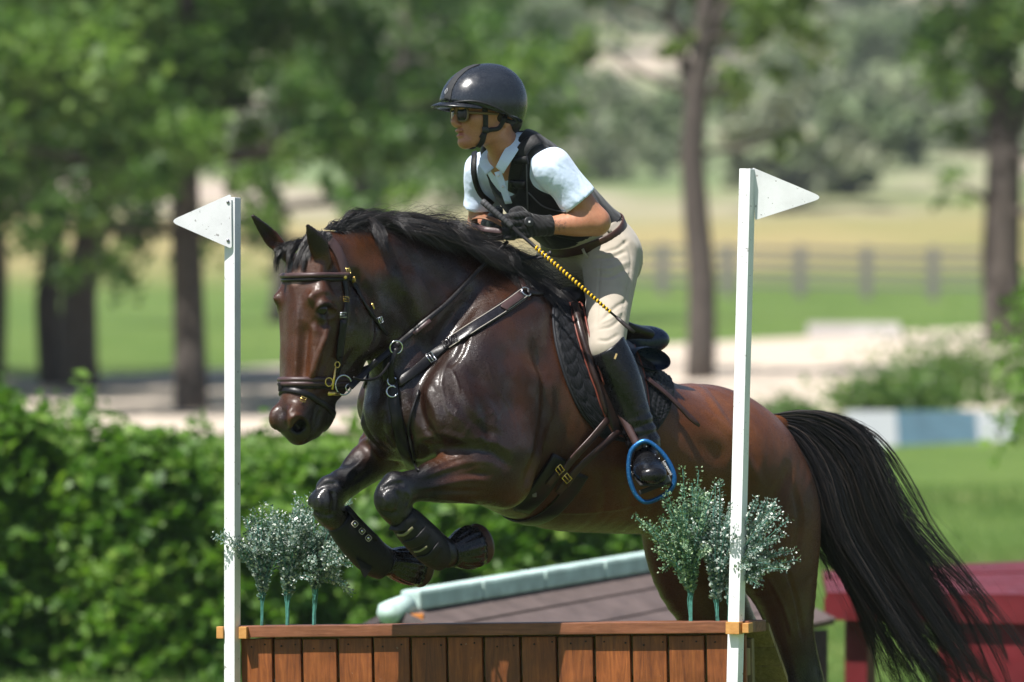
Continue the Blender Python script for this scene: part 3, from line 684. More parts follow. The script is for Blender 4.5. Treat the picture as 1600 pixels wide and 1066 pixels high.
# ---------------------------------------------------------------- flag poles
def scuffed(name, c, rough):
    t = NT(name); v = t.coord(); k = t.noise(t.coord(scale=(30, 30, 6)), 1.5, 5, .7); sp = t.noise(v, 70, 3, .6); sm = t.noise(v, 9, 5, .65)
    cc = t.ramp(sm, [(.35, tuple(x * .86 for x in c)), (.6, c)]); cc = t.mix(t.math('MULTIPLY', t.math('GREATER_THAN', sp, .685), .7), cc, (.16, .14, .12)); cc = t.mix(t.ramp(k, [(.66, 0.), (.74, .35)]), cc, (.42, .40, .36))
    t.col(cc).set(Roughness=rough); t.bump(k, .12, .002); return t.m
M_POLE = scuffed('white_pole_paint', (.80, .81, .82), .4); M_FLAG = scuffed('white_flag_plastic', (.82, .82, .83), .45)
t = NT('orange_pine'); v = t.coord(scale=(4, 30, 30)); t.col(t.ramp(t.noise(v, 3, 5), [(.3, (.42, .19, .045)), (.7, (.58, .29, .085))])).set(Roughness=.6); M_BRACK = t.m
M_SCREW = simple('steel_screw', (.35, .35, .36), .3, .9)
def pole(pxb, pxt, pyt, rot, label, flagpts, screws, flag_off):
    pb, pt = fpt(pxb, 1066, .026), fpt(pxt, pyt, .026); w = .0385
    d = (pt - pb).normalized(); base = pb - d * ((pb.z + .25) / d.z)
    o = thing('flag_pole', (base.x, base.y, 0), label, 'flag pole', 'white flag poles of the fence'); c, s = math.cos(rot), math.sin(rot)
    mb = MB(); L = (pt - base).length; q = Vector((0, 0, 1)).rotation_difference(d).to_matrix() @ Matrix.Rotation(rot, 3, 'Z')
    mb.box((base + pt) / 2, (w, w, L), q, .0022); mb.build('post', M_POLE, o, False)
    # flag: bent plastic plate screwed on
    A = Vector((math.cos(flag_off[2]), math.sin(flag_off[2]), 0)); nrm = Vector((A.y, -A.x, 0))
    def fl(px, py):
        r_ = ray(px, py); p0 = pt + nrm * flag_off[0]; tt = nrm.dot(p0 - CAMP) / nrm.dot(r_); return CAMP + r_ * tt
    bm = bmesh.new(); P = [fl(*p) for p in flagpts]
    # round the corners
    R = []
    n = len(P)
    for i in range(n):
        a, b, c_ = P[i-1], P[i], P[(i+1) % n]; rr = flag_off[1][i]
        u = (a - b).normalized() * rr; v_ = (c_ - b).normalized() * rr
        for k in range(6):
            tt = k / 5; R.append((b + u) * (1-tt)**2 + b * 2*tt*(1-tt) + (b + v_) * tt**2)
    V = R + [r_ + nrm * .004 for r_ in R]; m = len(R)
    F = [tuple(range(m)), tuple(range(2*m-1, m-1, -1))] + [(i, (i+1) % m, m+(i+1) % m, m+i) for i in range(m)]
    f = mesh_obj('flag', V, F, M_FLAG, o, False)
    for (px, py) in screws:
        p = fl(px, py); mb = MB(); mb.tube([p + nrm * .003, p + nrm * .0065, p + nrm * .0075], [.005, .005, .003], 10); mb.build('screw', M_SCREW, f)
    return o, pb, d
rotp = rad(-28)
pl_, pbl, dl = pole(363, 363.5, 309, rotp, 'white square pole at the left end with its flag pointing left',
     [(361, 303), (264, 346), (362, 389)], [(356, 316), (356, 376)], (.0265, (.010, .030, .010), rad(4)))
pr_, pbr, dr = pole(1148, 1168, 264, rotp, 'white square pole at the right end with its flag pointing right',
     [(1176, 262), (1288, 309), (1180, 344)], [], (-.003, (.004, .034, .004), rad(6)))
# brackets that hold the poles on the fence ends
for (pb, d, side, lab) in ((pbl, dl, -1, 'left'), (pbr, dr, 1, 'right')):
    zc = ZT + TILT * (FX.dot(pb - FP) - sM); c = pb + d * ((zc - .020 - pb.z) / d.z)
    R = Matrix.Rotation(fa, 3, 'Z') @ Matrix.Rotation(rad(6), 3, 'Z')
    if side < 0:
        mb = MB(); mb.box(c + FX * -.034 + FN * .012, (.022, .030, .038), R, .002); mb.build('bracket_block', M_BRACK, fence, False)
        mb = MB(); mb.box(c + FX * .040 + FN * -.006, (.026, .05, .038), R, .002); mb.build('bracket_block', M_BRACK, fence, False)
    else:
        mb = MB(); mb.box(c + FN * .030 + FX * .004, (.046, .030, .038), Matrix.Rotation(rotp, 3, 'Z'), .002); mb.build('bracket_block', M_BRACK, fence, False)
        mb = MB(); mb.box(c + FX * .038 + FN * .002, (.020, .07, .030), R, .002); mb.build('bracket_block', M_BRACK, fence, False)
# ---------------------------------------------------------------- artificial eucalyptus sprays standing on the cap
M_SAGE = leaf_mat('sage_leaf', (.09, .16, .13), (.24, .31, .27), (.70, .72, .66), .28, .1)
M_SAGE2 = leaf_mat('green_sage_leaf', (.08, .16, .10), (.17, .27, .15), (.34, .42, .26), .4, .12)
M_STEM = simple('green_plastic_stem', (.07, .22, .18), .45, var=.35, scale=60)
def spray(px, pyb, pyf, spread, label, mat, seed, n=26, extra=()):
    rg = np.random.default_rng(seed); b = fpt(px, pyb, -.014); b.z = ZT - .002 + TILT * (FX.dot(b - FP) - sM)
    o = thing('eucalyptus_spray', b, label, 'plant', 'artificial eucalyptus sprays on the fence cap'); mb = MB(); C = []; AX = []; SZ = []; TN = []
    fork = fpt(px + (rg.normal() * 2), pyf, -.014); H = fork.z - b.z
    tops = [(rg.uniform(spread[0], spread[1]), rg.uniform(spread[2], spread[3])) for _ in range(n)] + list(extra)
    cx_ = (spread[0] + spread[1]) / 2
    tops += [(cx_ + rg.uniform(-1, 1) * (spread[1] - spread[0]) * .72, spread[2] + rg.uniform(-.25, .9) * (spread[3] - spread[2])) for _ in range(7)]
    for i, (tx, ty) in enumerate(tops):
        q = fpt(tx, ty, -.014 + rg.normal() * .055); s = b + Vector((rg.normal() * .0022, rg.normal() * .0022, 0)); f = fork + Vector((rg.normal() * .0045, rg.normal() * .0045, rg.uniform(-.03, .03)))
        P = catmull([s, s.lerp(f, .55) + Vector((0, 0, 0)), f, f.lerp(q, .55) + Vector((0, 0, .02)), q], 6)
        mb.tube(P, list(np.linspace(.0013, .0009, len(P))), 4, cap=False)
        L = len(P); st0 = int(L * (.46 + .10 * rg.uniform()))
        for k in range(st0, L):
            p = P[k]; tdir = P[min(k+1, L-1)] - P[k-1]; tdir /= np.linalg.norm(tdir) + 1e-9
            for _ in range(10):
                w = rg.normal(size=3); w -= tdir * w.dot(tdir); w /= np.linalg.norm(w) + 1e-9
                jj = p + tdir * rg.uniform(-.008, .008); d_ = (w + tdir * .5); C.append(jj + d_ * rg.uniform(.006, .013)); AX.append(d_); SZ.append(rg.uniform(.0034, .0070) * (1.1 - .45 * (k - st0) / max(1, L - st0))); TN.append(rg.uniform(0, 1) ** 1.7)
    C = np.array(C); A = np.array(AX); A /= np.linalg.norm(A, axis=1)[:, None]; S = np.array(SZ)[:, None]
    nr = rg.normal(size=C.shape); B = np.cross(A, nr); B /= np.linalg.norm(B, axis=1)[:, None] + 1e-9; N2 = np.cross(A, B)
    V = np.stack([C - A*S, C - A*S*.3 + B*S*.72 + N2*S*.15, C + A*S*.6 + B*S*.55 + N2*S*.1, C + A*S, C + A*S*.6 - B*S*.55 + N2*S*.1, C - A*S*.3 - B*S*.72 + N2*S*.15], 1).reshape(-1, 3)
    i = np.arange(len(C)) * 6; F = np.stack([i+j for j in range(6)], 1)
    mb.build('stem', M_STEM, o); l = mesh_obj('foliage', V, F, mat, o, False); attr(l, 'tone', np.repeat(TN, 6)); return o
spray(409, 972, 915, (362, 448, 800, 868), 'pale sage spray nearest the left flag pole', M_SAGE, 1, 34, [(336, 838), (352, 832), (385, 860), (410, 790), (395, 800)])
spray(449, 972, 910, (412, 500, 792, 866), 'silvery sage spray in the middle of the three left ones', M_SAGE, 2, 34, [(490, 905), (462, 800), (470, 792)])
spray(490, 972, 905, (462, 548, 788, 885), 'sage spray under the horse knees, right of the three left ones', M_SAGE, 3, 36, [(548, 925), (540, 915), (530, 895), (552, 880), (475, 778)])
spray(1080, 970, 905, (1022, 1110, 752, 868), 'green eucalyptus spray left of the right flag pole', M_SAGE2, 4, 34, [(993, 808), (1010, 815), (1020, 840), (1035, 890), (1030, 870), (1040, 765), (1065, 760), (1100, 770)])
spray(1121, 970, 920, (1080, 1155, 768, 870), 'grey green eucalyptus spray behind the right flag pole', M_SAGE, 5, 32, [(1125, 752), (1118, 760), (1150, 800), (1100, 800)])
spray(1139, 968, 915, (1158, 1220, 785, 905), 'blue grey eucalyptus spray fanning right of the right flag pole', M_SAGE, 6, 30, [(1232, 812), (1240, 860), (1245, 875), (1225, 835), (1200, 785), (1180, 780), (1230, 890), (1185, 915)])
print('fence', time.time() - T0)
# ================================================================ THE HORSE
HP = Plane(42, (0.06, 0.17, 0)); HL = HP.L; HF = HP.f
HH = Plane(46, HP(515, 385, 0))
K = .002
def st(pl, px, py, lat, ru, rd, rl): return (pl(px, py, lat), ru * K, rd * K, rl)
hf = Field((-1.42, -.62, .28), (1.35, .42, 2.45), .0056, HF, HL)
o2 = np.array(hf.R @ np.array(HP.o))
hf.lo += np.array([o2[0], o2[1], 0])
def T(pl, L, rows, k=.03, op='add', sub=4, up=(0, 0, 1)): hf.tube([st(pl, *r) for r in rows], k, op, L, up, sub)
UPF = HF * 1.0
# trunk
T(HP, HL, [(615, 650, 0, 55, 48, .10), (650, 640, 0, 100, 80, .165), (715, 632, 0, 145, 128, .205), (800, 634, 0, 170, 168, .235),
           (880, 654, 0, 162, 178, .265), (960, 679, 0, 114, 160, .29), (1040, 704, 0, 106, 140, .30), (1105, 738, 0, 140, 132, .28),
           (1155, 785, 0, 128, 112, .25), (1185, 825, 0, 88, 80, .18)], k=.02, sub=5)
# neck
T(HP, HL, [(540, 440, 0, 85, 78, .075), (590, 447, 0, 96, 92, .082), (650, 476, 0, 116, 108, .098), (720, 524, 0, 132, 126, .135), (795, 580, 0, 132, 130, .175)], k=.07)
T(HP, HL, [(585, 520, 0, 30, 30, .05), (625, 580, 0, 36, 36, .06), (655, 640, 0, 40, 36, .07)], k=.06)     # throat
for sd in (1, -1):
    def q(px, py, lat):                     # a near-side photo position; its twin is mirrored through the body plane
        p = HP(px, py, lat); return p if sd > 0 else HP.mirror(p)
    def TT(rows, k=.04, op='add', sub=4, up=(0, 0, 1)):
        hf.tube([(q(r[0], r[1], r[2]), r[3]*K, r[4]*K, r[5]) for r in rows], k, op, HL, up, sub)
    TT([(812, 490, .09, 40, 60, .085), (765, 560, .145, 66, 70, .095), (722, 640, .165, 58, 60, .09)], k=.06, up=(1, 0, 0.5))     # shoulder blade
    hf.ell(q(700, 630, .16) if sd > 0 else q(682, 630, .12), (.085 if sd > 0 else .06, .07, .11), (HF, HL, (0, 0, 1)), k=.045)            # point of shoulder
    hf.ell(q(655, 668, .070), (.06, .07, .10), (HF, HL, (0, 0, 1)), k=.03)              # breast muscle
    TT([(800, 600, .20, 60, 60, .07), (795, 700, .225, 62, 62, .075)], k=.06, up=(1, 0, 0))   # triceps
    hf.ell(q(1132, 722, .12), (.23, .14, .145), (HF + Vector((0, 0, .25)), HL, (0, 0, 1)), k=.08)   # croup
# near foreleg
T(HP, HL, [(715, 655, .18, 60, 55, .09), (762, 715, .205, 62, 62, .09), (792, 752, .205, 50, 44, .075)], k=.05, up=(0, 0, 1))
T(HP, HL, [(785, 746, .20, 56, 44, .08), (735, 745, .195, 50, 42, .072), (690, 752, .185, 38, 34, .058), (650, 759, .178, 28, 25, .047), (622, 770, .172, 25, 26, .046)], k=.03)
T(HP, HL, [(620, 760, .172, 26, 27, .044), (610, 778, .172, 27, 26, .048), (614, 792, .172, 24, 25, .044), (622, 806, .172, 19, 21, .036)], k=.014, up=UPF)           # knee
T(HP, HL, [(622, 800, .172, 18, 20, .033), (655, 828, .172, 17, 20, .03), (688, 858, .172, 21, 22, .036), (699, 866, .172, 20, 21, .036)], k=.015, up=UPF)
T(HP, HL, [(699, 866, .172, 21, 21, .036), (712, 861, .172, 17, 17, .032), (722, 858, .172, 18, 18, .034)], k=.012, sub=3)
# far foreleg
T(HP, HL, [(640, 660, -.16, 50, 45, .08), (622, 690, -.17, 45, 42, .07), (590, 710, -.17, 38, 38, .06), (553, 742, -.165, 28, 28, .048), (522, 768, -.16, 25, 25, .045)], k=.04)
T(HP, HL, [(518, 766, -.16, 26, 26, .044), (509, 784, -.16, 26, 25, .048), (513, 800, -.16, 23, 24, .044), (524, 814, -.16, 18, 20, .036)], k=.014, up=UPF)
T(HP, HL, [(523, 806, -.16, 18, 20, .034), (560, 840, -.16, 17, 20, .03), (594, 870, -.16, 21, 22, .036), (606, 879, -.16, 20, 21, .036)], k=.015, up=UPF)
T(HP, HL, [(606, 879, -.16, 21, 21, .034), (620, 879, -.16, 17, 17, .032), (632, 882, -.16, 18, 18, .034)], k=.012, sub=3)
# near hind leg ("up" is forward)
T(HP, HL, [(1165, 745, .14, 88, 88, .115), (1192, 808, .15, 88, 106, .12), (1203, 870, .15, 72, 104, .108), (1219, 930, .15, 46, 78, .082),
           (1234, 985, .15, 37, 48, .062), (1248, 1035, .15, 32, 40, .05), (1258, 1075, .15, 34, 40, .048), (1274, 1120, .15, 24, 24, .036),
           (1296, 1200, .15, 20, 20, .03), (1308, 1240, .15, 24, 24, .036), (1326, 1268, .15, 20, 20, .03)], k=.06, up=UPF)
hf.ell(HP(1150, 850, .15), (.13, .09, .10), (HF, HL, (0, 0, 1)), k=.06)
# far hind leg, further under the body
T(HP, HL, [(1085, 760, -.14, 102, 92, .115), (1088, 830, -.15, 110, 88, .115), (1100, 890, -.15, 100, 70, .10), (1128, 950, -.15, 76, 52, .075),
           (1160, 1000, -.15, 50, 40, .056), (1195, 1050, -.15, 34, 36, .048), (1215, 1090, -.15, 32, 38, .046), (1235, 1130, -.15, 23, 23, .035),
           (1262, 1200, -.15, 20, 20, .03), (1275, 1240, -.15, 24, 24, .036), (1292, 1268, -.15, 20, 20, .03)], k=.05, up=UPF)
# dock of the tail
T(HP, HL, [(1160, 690, 0, 36, 36, .05), (1200, 674, 0, 26, 26, .04), (1235, 664, 0, 20, 20, .034), (1275, 676, 0, 14, 14, .025)], k=.03)
# ---- head: sections from poll to muzzle; "up" is the face, "down" the jaw
HHL = HH.L; UPH = HH.f
def hs(px, py, front, back, w):     # centre column, face and jaw columns in photo pixels
    c = math.cos(rad(46)) * 500
    return (HH(px, py, 0), (px - front) / c, (back - px) / c, w)
def TH(rows, k, L=None, up=None, op='add', sub=4): hf.tube(rows, k, op, L if L is not None else HHL, up if up is not None else UPH, sub)
TH([hs(522, 396, 480, 562, .066), hs(518, 430, 466, 572, .080), hs(516, 480, 460, 576, .088), hs(512, 525, 458, 572, .078), hs(500, 570, 455, 549, .064),
    hs(487, 610, 452, 520, .054), hs(479, 640, 447, 507, .052), hs(473, 660, 446, 500, .05)], .03, sub=5)
# nasal bones: a broad flat front
TH([hs(476, 415, 466, 492, .078), hs(472, 470, 461, 490, .096), hs(468, 530, 457, 486, .080), hs(464, 590, 454, 480, .063), hs(461, 635, 449, 476, .052)], .03)
for sd in (1, -1):
    def q(px, py, lat):
        p = HH(px, py, lat); return p if sd > 0 else HH.mirror(p)
    hf.ell(q(564, 505, .062), (.105, .034, .105), (UPH, HHL, (0, 0, 1)), k=.03)                     # cheek
    hf.ell(q(501, 467, .076), (.048, .017, .022), (UPH + Vector((0, 0, -.35)), HHL, (0, 0, 1)), k=.05)  # brow
    hf.tube([(q(512, 512, .088), .014, .014, .012), (q(500, 548, .079), .012, .012, .011), (q(487, 588, .062), .009, .009, .008)], .02, 'add', HHL, UPH)   # facial crest
    hf.ell(q(464, 654, .036), (.044, .026, .044), (UPH, HHL, (0, 0, 1)), k=.024)                     # nostril wing
    hf.ell(q(472, 666, .056), (.026, .050, .026), (UPH + Vector((0, 0, .3)), HHL - UPH*-.5, (0, 0, 1)), k=.007, op='sub')   # nostril
    hf.tube([(q(560, 430, .092), .020, .020, .016), (q(555, 465, .102), .010, .010, .008)], .02, 'sub', HHL, UPH)
    hf.tube([(q(510, 616, .073), .006, .006, .02), (q(498, 640, .068), .006, .006, .022), (q(492, 668, .06), .006, .006, .03)], .010, 'sub', HHL, UPH)   # mouth line
TH([hs(463, 662, 444, 482, .048), hs(468, 675, 452, 482, .040)], .02)                                # upper lip
TH([hs(506, 625, 494, 517, .032), hs(504, 645, 490, 519, .036), hs(500, 660, 488, 512, .032)], .012)  # chin and lower lip
# ears
def ear(base, mid, tip, la, w, cup):
    P = [Vector(base), Vector(mid), Vector(tip)]
    hf.tube([(P[0], .018, .018, .022), (P[0].lerp(P[1], .5), .014, .014, w * .85), (P[1], .010, .010, w), (P[1].lerp(P[2], .6), .008, .008, w * .62), (P[2], .005, .005, .007)], .014, 'add', la, cup, 4)
    c = Vector(cup).normalized() * .012
    hf.tube([(P[0].lerp(P[1], .45) + c, .011, .011, w * .45), (P[1] + c, .010, .010, w * .66), (P[1].lerp(P[2], .65) + c, .008, .008, w * .36)], .006, 'sub', la, cup, 4)
ear(HH(508, 410, .062), HH(497, 383, .072), HH(480, 352, .078), (.8, .25, .5), .034, (-.45, .85, 0))
ear(HH(450, 400, -.062), HH(424, 372, -.080), HH(394, 337, -.085), (.7, .3, .6), .027, (.3, -1, -.1))
HV, HQ = hf.mesh(smooth=2)
def vnormals(V, Q):
    n = np.cross(V[Q[:, 2]] - V[Q[:, 0]], V[Q[:, 3]] - V[Q[:, 1]]); N = np.zeros_like(V)
    for a in range(4):
        for x in range(3): N[:, x] += np.bincount(Q[:, a], n[:, x], len(V))
    return N / np.maximum(np.linalg.norm(N, axis=1), 1e-9)[:, None]
def carve(V, N, path, width, depth):        # a muscle groove (depth > 0) or vein / ridge (depth < 0) along a path on the surface
    P = catmull(path, 5); d = np.full(len(V), 9.); u = np.zeros(len(V))
    box = ((V > P.min(0) - width) & (V < P.max(0) + width)).all(1); B = np.where(box)[0]; VB = V[B]
    dd = np.full(len(B), 9.); uu = np.zeros(len(B))
    for i in range(len(P) - 1):
        a, ab = P[i], P[i+1] - P[i]; t = np.clip(((VB - a) @ ab) / max(ab.dot(ab), 1e-12), 0, 1)
        x = np.linalg.norm(VB - a - t[:, None] * ab, axis=1); m = x < dd; dd[m] = x[m]; uu[m] = (i + t[m]) / (len(P) - 1)
    w = np.clip(1 - dd / width, 0, 1); w = w * w * (3 - 2 * w) * np.clip(np.minimum(uu, 1 - uu) * 5 + .15, 0, 1)
    V[B] -= N[B] * (w * depth)[:, None]
_bv = BVHTree.FromPolygons([tuple(x) for x in HV], [tuple(q) for q in HQ.tolist()]); HN = vnormals(HV, HQ)
def surf(px, py):
    l, n, i, d = _bv.ray_cast(CAMP, ray(px, py).normalized()); return l
eye_p = surf(508, 486); l_, eye_n, i_, d_ = _bv.find_nearest(eye_p)
for path, w, dp in (
    ([(492, 489), (500, 477), (511, 474), (521, 480), (526, 489)], .012, -.0065), ([(495, 492), (506, 500), (518, 498), (525, 491)], .010, -.0045), ([(497, 487), (508, 486), (519, 487)], .016, .008),   # lids and socket
    ([(490, 470), (503, 463), (518, 466)], .020, .006), ([(486, 498), (500, 508), (520, 510)], .022, .006),
    ([(466, 470), (464, 530), (461, 600)], .020, -.006), ([(480, 505), (476, 555), (471, 612)], .026, .009), ([(512, 520), (499, 552), (487, 592)], .014, -.007), ([(505, 560), (498, 590), (492, 612)], .020, .006),
    ([(560, 540), (540, 570), (515, 600)], .03, .006), ([(575, 470), (583, 505), (575, 545)], .020, -.006), ([(545, 445), (550, 480), (545, 520)], .02, .005),
    ([(520, 540), (510, 570), (500, 600)], .006, -.0025), ([(512, 575), (500, 590), (486, 600)], .005, -.002), ([(530, 520), (528, 550), (518, 580)], .006, -.002),
    ([(760, 440), (700, 520), (662, 585), (648, 640)], .05, .014),                  # front edge of the shoulder
    ([(836, 540), (852, 640), (838, 720), (815, 770)], .05, .014),                  # behind the triceps
    ([(660, 700), (712, 700), (768, 706), (800, 730)], .035, .012),                 # crease above the forearm
    ([(735, 560), (760, 640), (770, 690)], .045, .008), ([(700, 600), (735, 655), (790, 690)], .03, .007),
    ([(620, 610), (632, 680), (652, 735)], .04, .016),                              # between the breast muscles
    ([(650, 610), (662, 660), (690, 690)], .03, .010),
    ([(1235, 720), (1212, 790), (1205, 870)], .05, .010), ([(1150, 650), (1175, 720), (1150, 800)], .05, .008),   # hamstrings
    ([(1050, 640), (1090, 690), (1140, 720)], .07, .010), ([(1080, 600), (1120, 640), (1155, 690)], .035, -.008),  # hip
    ([(770, 740), (715, 742), (660, 756)], .018, .007), ([(768, 770), (712, 768), (660, 770)], .016, .005),        # forearm muscles
    ([(775, 722), (720, 724), (668, 745)], .012, -.003),
    ([(600, 440), (640, 500), (650, 560)], .05, .008), ([(545, 430), (580, 470), (590, 520)], .04, .010),           # neck behind the jaw
    ([(560, 395), (640, 410), (720, 460)], .06, .006),
    ([(545, 560), (525, 590), (505, 610)], .010, -.003), ([(500, 520), (490, 560), (478, 610)], .010, -.0025),      # veins of the face
    ([(478, 500), (474, 550), (470, 600)], .030, .007),
    ([(700, 560), (690, 600), (700, 640), (725, 660)], .010, -.0025), ([(720, 690), (740, 660), (780, 640)], .010, -.002),
    ([(860, 800), (930, 800), (1000, 790)], .014, -.003),
    ([(461, 662), (467, 668), (472, 675)], .030, .026), ([(452, 657), (463, 649), (477, 655), (483, 668)], .012, -.007), ([(484, 668), (482, 680), (474, 686)], .010, -.005),
    ([(476, 690), (488, 676), (496, 658), (500, 640)], .008, .007), ([(440, 640), (446, 655), (444, 672)], .02, .005),
    ([(594, 766), (612, 757), (634, 756)], .016, .008), ([(593, 797), (608, 803), (625, 797)], .016, .008), ([(597, 772), (603, 784), (602, 795)], .014, -.006), ([(620, 766), (625, 782), (621, 798)], .014, .007), ([(632, 764), (640, 780), (632, 796)], .012, -.005),
    ([(493, 766), (508, 757), (530, 756)], .016, .008), ([(489, 797), (506, 805), (524, 802)], .016, .008), ([(496, 774), (500, 785), (500, 796)], .014, -.006), ([(517, 766), (522, 782), (519, 799)], .014, .007),
    ([(760, 790), (710, 782), (655, 777)], .010, -.003), ([(735, 706), (700, 720), (660, 738)], .012, -.003), ([(745, 730), (700, 738), (655, 752)], .014, .005),
    ([(800, 620), (770, 660), (740, 690), (700, 700)], .008, -.0022), ([(880, 760), (930, 770), (990, 755), (1040, 760)], .008, -.002), ([(905, 740), (960, 730), (1020, 720)], .06, -.006),
    ([(690, 560), (712, 590), (718, 630), (705, 660)], .007, -.0028), ([(712, 590), (745, 600), (775, 625)], .006, -.0022), ([(760, 560), (772, 600), (800, 640), (812, 690)], .007, -.0024), ([(730, 520), (720, 550), (700, 575)], .018, .006),
    ([(780, 540), (800, 600), (805, 660)], .05, .008), ([(745, 600), (770, 650), (775, 700)], .030, -.006), ([(660, 600), (680, 640), (690, 680)], .03, -.008), ([(610, 650), (612, 680), (625, 705)], .025, -.008),
    ([(770, 752), (730, 750), (690, 758), (650, 765)], .010, -.004), ([(755, 770), (715, 772), (675, 772)], .008, -.003), ([(585, 700), (562, 722), (540, 745)], .010, -.004), ([(600, 715), (575, 735), (552, 755)], .010, .005),
    ([(870, 600), (885, 680), (880, 750)], .05, .006), ([(930, 720), (945, 770), (940, 810)], .03, .004), ([(970, 730), (985, 780), (980, 815)], .03, .004), ([(1010, 730), (1022, 775), (1015, 810)], .03, .004),
    ([(1060, 760), (1075, 800), (1065, 830)], .03, .010), ([(1100, 640), (1150, 690), (1190, 760)], .03, -.007), ([(1240, 760), (1250, 820), (1235, 890)], .03, .008), ([(1200, 900), (1225, 950), (1240, 1000)], .012, -.005), ([(1225, 880), (1245, 940), (1255, 1000)], .016, .007),
    ([(650, 690), (690, 678), (730, 690)], .020, -.006), ([(600, 640), (596, 670), (604, 690)], .020, .006), ([(640, 620), (655, 640), (664, 670)], .02, .008)):
    pts = [surf(*p) for p in path]
    if any(p is None for p in pts): print('carve miss', path); continue
    carve(HV, HN, np.array(pts), w, dp)
    if path[0][0] > 560:
        m = [_bv.find_nearest(HP.mirror(p))[0] for p in pts]; carve(HV, HN, np.array(m), w, dp)
# ---- coat: black points (legs, muzzle, ear rims)
def seg_d(V, a, b):
    a = np.array(a); b = np.array(b); ab = b - a; t = np.clip(((V - a) @ ab) / ab.dot(ab), 0, 1)
    return np.linalg.norm(V - a - t[:, None] * ab, axis=1)
def sstep(x, a, b): t = np.clip((x - a) / (b - a), 0, 1); return t * t * (3 - 2 * t)
blk = np.zeros(len(HV))
for pts in ([(640, 768, .175), (610, 785, .17), (650, 832, .17), (698, 868, .17), (745, 850, .17)], [(545, 762, -.16), (510, 790, -.16), (555, 840, -.16), (606, 880, -.16), (660, 888, -.16)]):
    for a, b in zip(pts[:-1], pts[1:]): blk = np.maximum(blk, 1 - sstep(seg_d(HV, HP(*a), HP(*b)), .065, .17))
for pts in ([(1262, 1080, .15), (1300, 1200, .15), (1350, 1295, .15)], [(1215, 1095, -.15), (1262, 1200, -.15), (1310, 1295, -.15)]):
    for a, b in zip(pts[:-1], pts[1:]): blk = np.maximum(blk, 1 - sstep(seg_d(HV, HP(*a), HP(*b)), .07, .26))
muz = 1 - sstep(seg_d(HV, HH(470, 664, 0), HH(498, 655, 0)), .07, .115); blk = np.maximum(blk, muz * .85); blk = np.maximum(blk, 1 - sstep(np.linalg.norm(HV - np.array(surf(468, 669)), axis=1), .022, .036))  # black muzzle; the shade inside the nostril is painted in as extra black
for e in ((HH(481, 353, .08), HH(500, 382, .075), .8), (HH(395, 338, -.085), HH(410, 355, -.082), .8)):
    blk = np.maximum(blk, e[2] * (1 - sstep(seg_d(HV, e[0], e[1]), .02, .05)))
for sd in (.106, -.106): blk = np.maximum(blk, .9 * (1 - sstep(np.linalg.norm(HV - np.array(HH(510, 487, sd)), axis=1), .02, .045)))
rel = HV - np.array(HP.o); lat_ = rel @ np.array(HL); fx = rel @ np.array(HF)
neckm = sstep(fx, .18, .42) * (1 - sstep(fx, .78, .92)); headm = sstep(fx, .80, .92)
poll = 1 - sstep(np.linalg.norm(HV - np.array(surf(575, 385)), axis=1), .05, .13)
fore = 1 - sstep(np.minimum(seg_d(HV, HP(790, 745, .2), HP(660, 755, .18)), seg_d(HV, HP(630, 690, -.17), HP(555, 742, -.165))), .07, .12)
dark = np.clip(sstep(fx, -.20, .20) * .58 + neckm * .34 - headm * .16 - fore * .40 - poll * .75 * neckm + (1 - sstep(HV[:, 2], 1.02, 1.42)) * (1 - sstep(fx, -.45, -.25)) * .55, 0, 1)       # forehand a darker brown than the flanks; low hindquarters: darker legs plus painted shade
star = 1 - sstep(np.linalg.norm(HV - np.array(HH(458, 432, .01)) , axis=1), .022, .036)
t = NT('bay_coat'); v = t.coord()
big = t.noise(v, 3.2, 4, .6); fine = t.noise(t.coord(scale=(60, 60, 220)), 3, 3)
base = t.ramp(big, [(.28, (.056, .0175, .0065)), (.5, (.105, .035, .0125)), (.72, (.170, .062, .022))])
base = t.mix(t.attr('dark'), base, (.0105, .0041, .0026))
base = t.mix(t.math('MULTIPLY', t.attr('blk'), 1.0, True), base, (.0036, .0031, .0036))
base = t.mix(t.math('MULTIPLY', t.attr('star'), .7), base, (.35, .22, .18))
base = t.mix(t.math('MULTIPLY', t.math('GREATER_THAN', t.noise(v, 210, 2), .735), .35), base, (.20, .15, .11))
t.col(t.mix(.6, base, t.ramp(fine, [(.3, (.25, .25, .25)), (.7, (1.35, 1.35, 1.35))]), 'MULTIPLY'))
wet = t.noise(v, 5.5, 5, .62)
spk = t.noise(t.coord(scale=(150, 150, 330), rot=(0, rad(35), 0)), 1.4, 3)
t.set(Roughness=t.mix(.55, t.ramp(wet, [(.36, .22), (.60, .42)]), t.ramp(spk, [(.38, .16), (.60, .58)])), Specular_IOR_Level=.26, Coat_Weight=t.math('MULTIPLY', t.ramp(t.noise(v, 9, 5, .65), [(.40, .05), (.60, .85)]), t.math('ADD', t.attr('dark'), .15), True), Coat_Roughness=.13)
b1 = t.bump(t.noise(v, 24, 4, .6), .24, .012)
b2 = t.n('ShaderNodeBump'); b2.inputs['Strength'].default_value = .55; b2.inputs['Distance'].default_value = .003
t.l(t.noise(t.coord(scale=(170, 170, 420), rot=(0, rad(35), 0)), 1.6, 3), b2.inputs['Height']); t.l(b1, b2.inputs['Normal']); t.l(b2.outputs[0], t.b.inputs['Normal']); b3 = t.n('ShaderNodeBump'); b3.inputs['Strength'].default_value = .22; b3.inputs['Distance'].default_value = .0025; t.l(t.noise(t.coord(scale=(170, 170, 420), rot=(0, rad(35), 0)), 1.6, 3), b3.inputs['Height']); t.l(b1, b3.inputs['Normal']); t.l(b3.outputs[0], t.b.inputs['Coat Normal'])
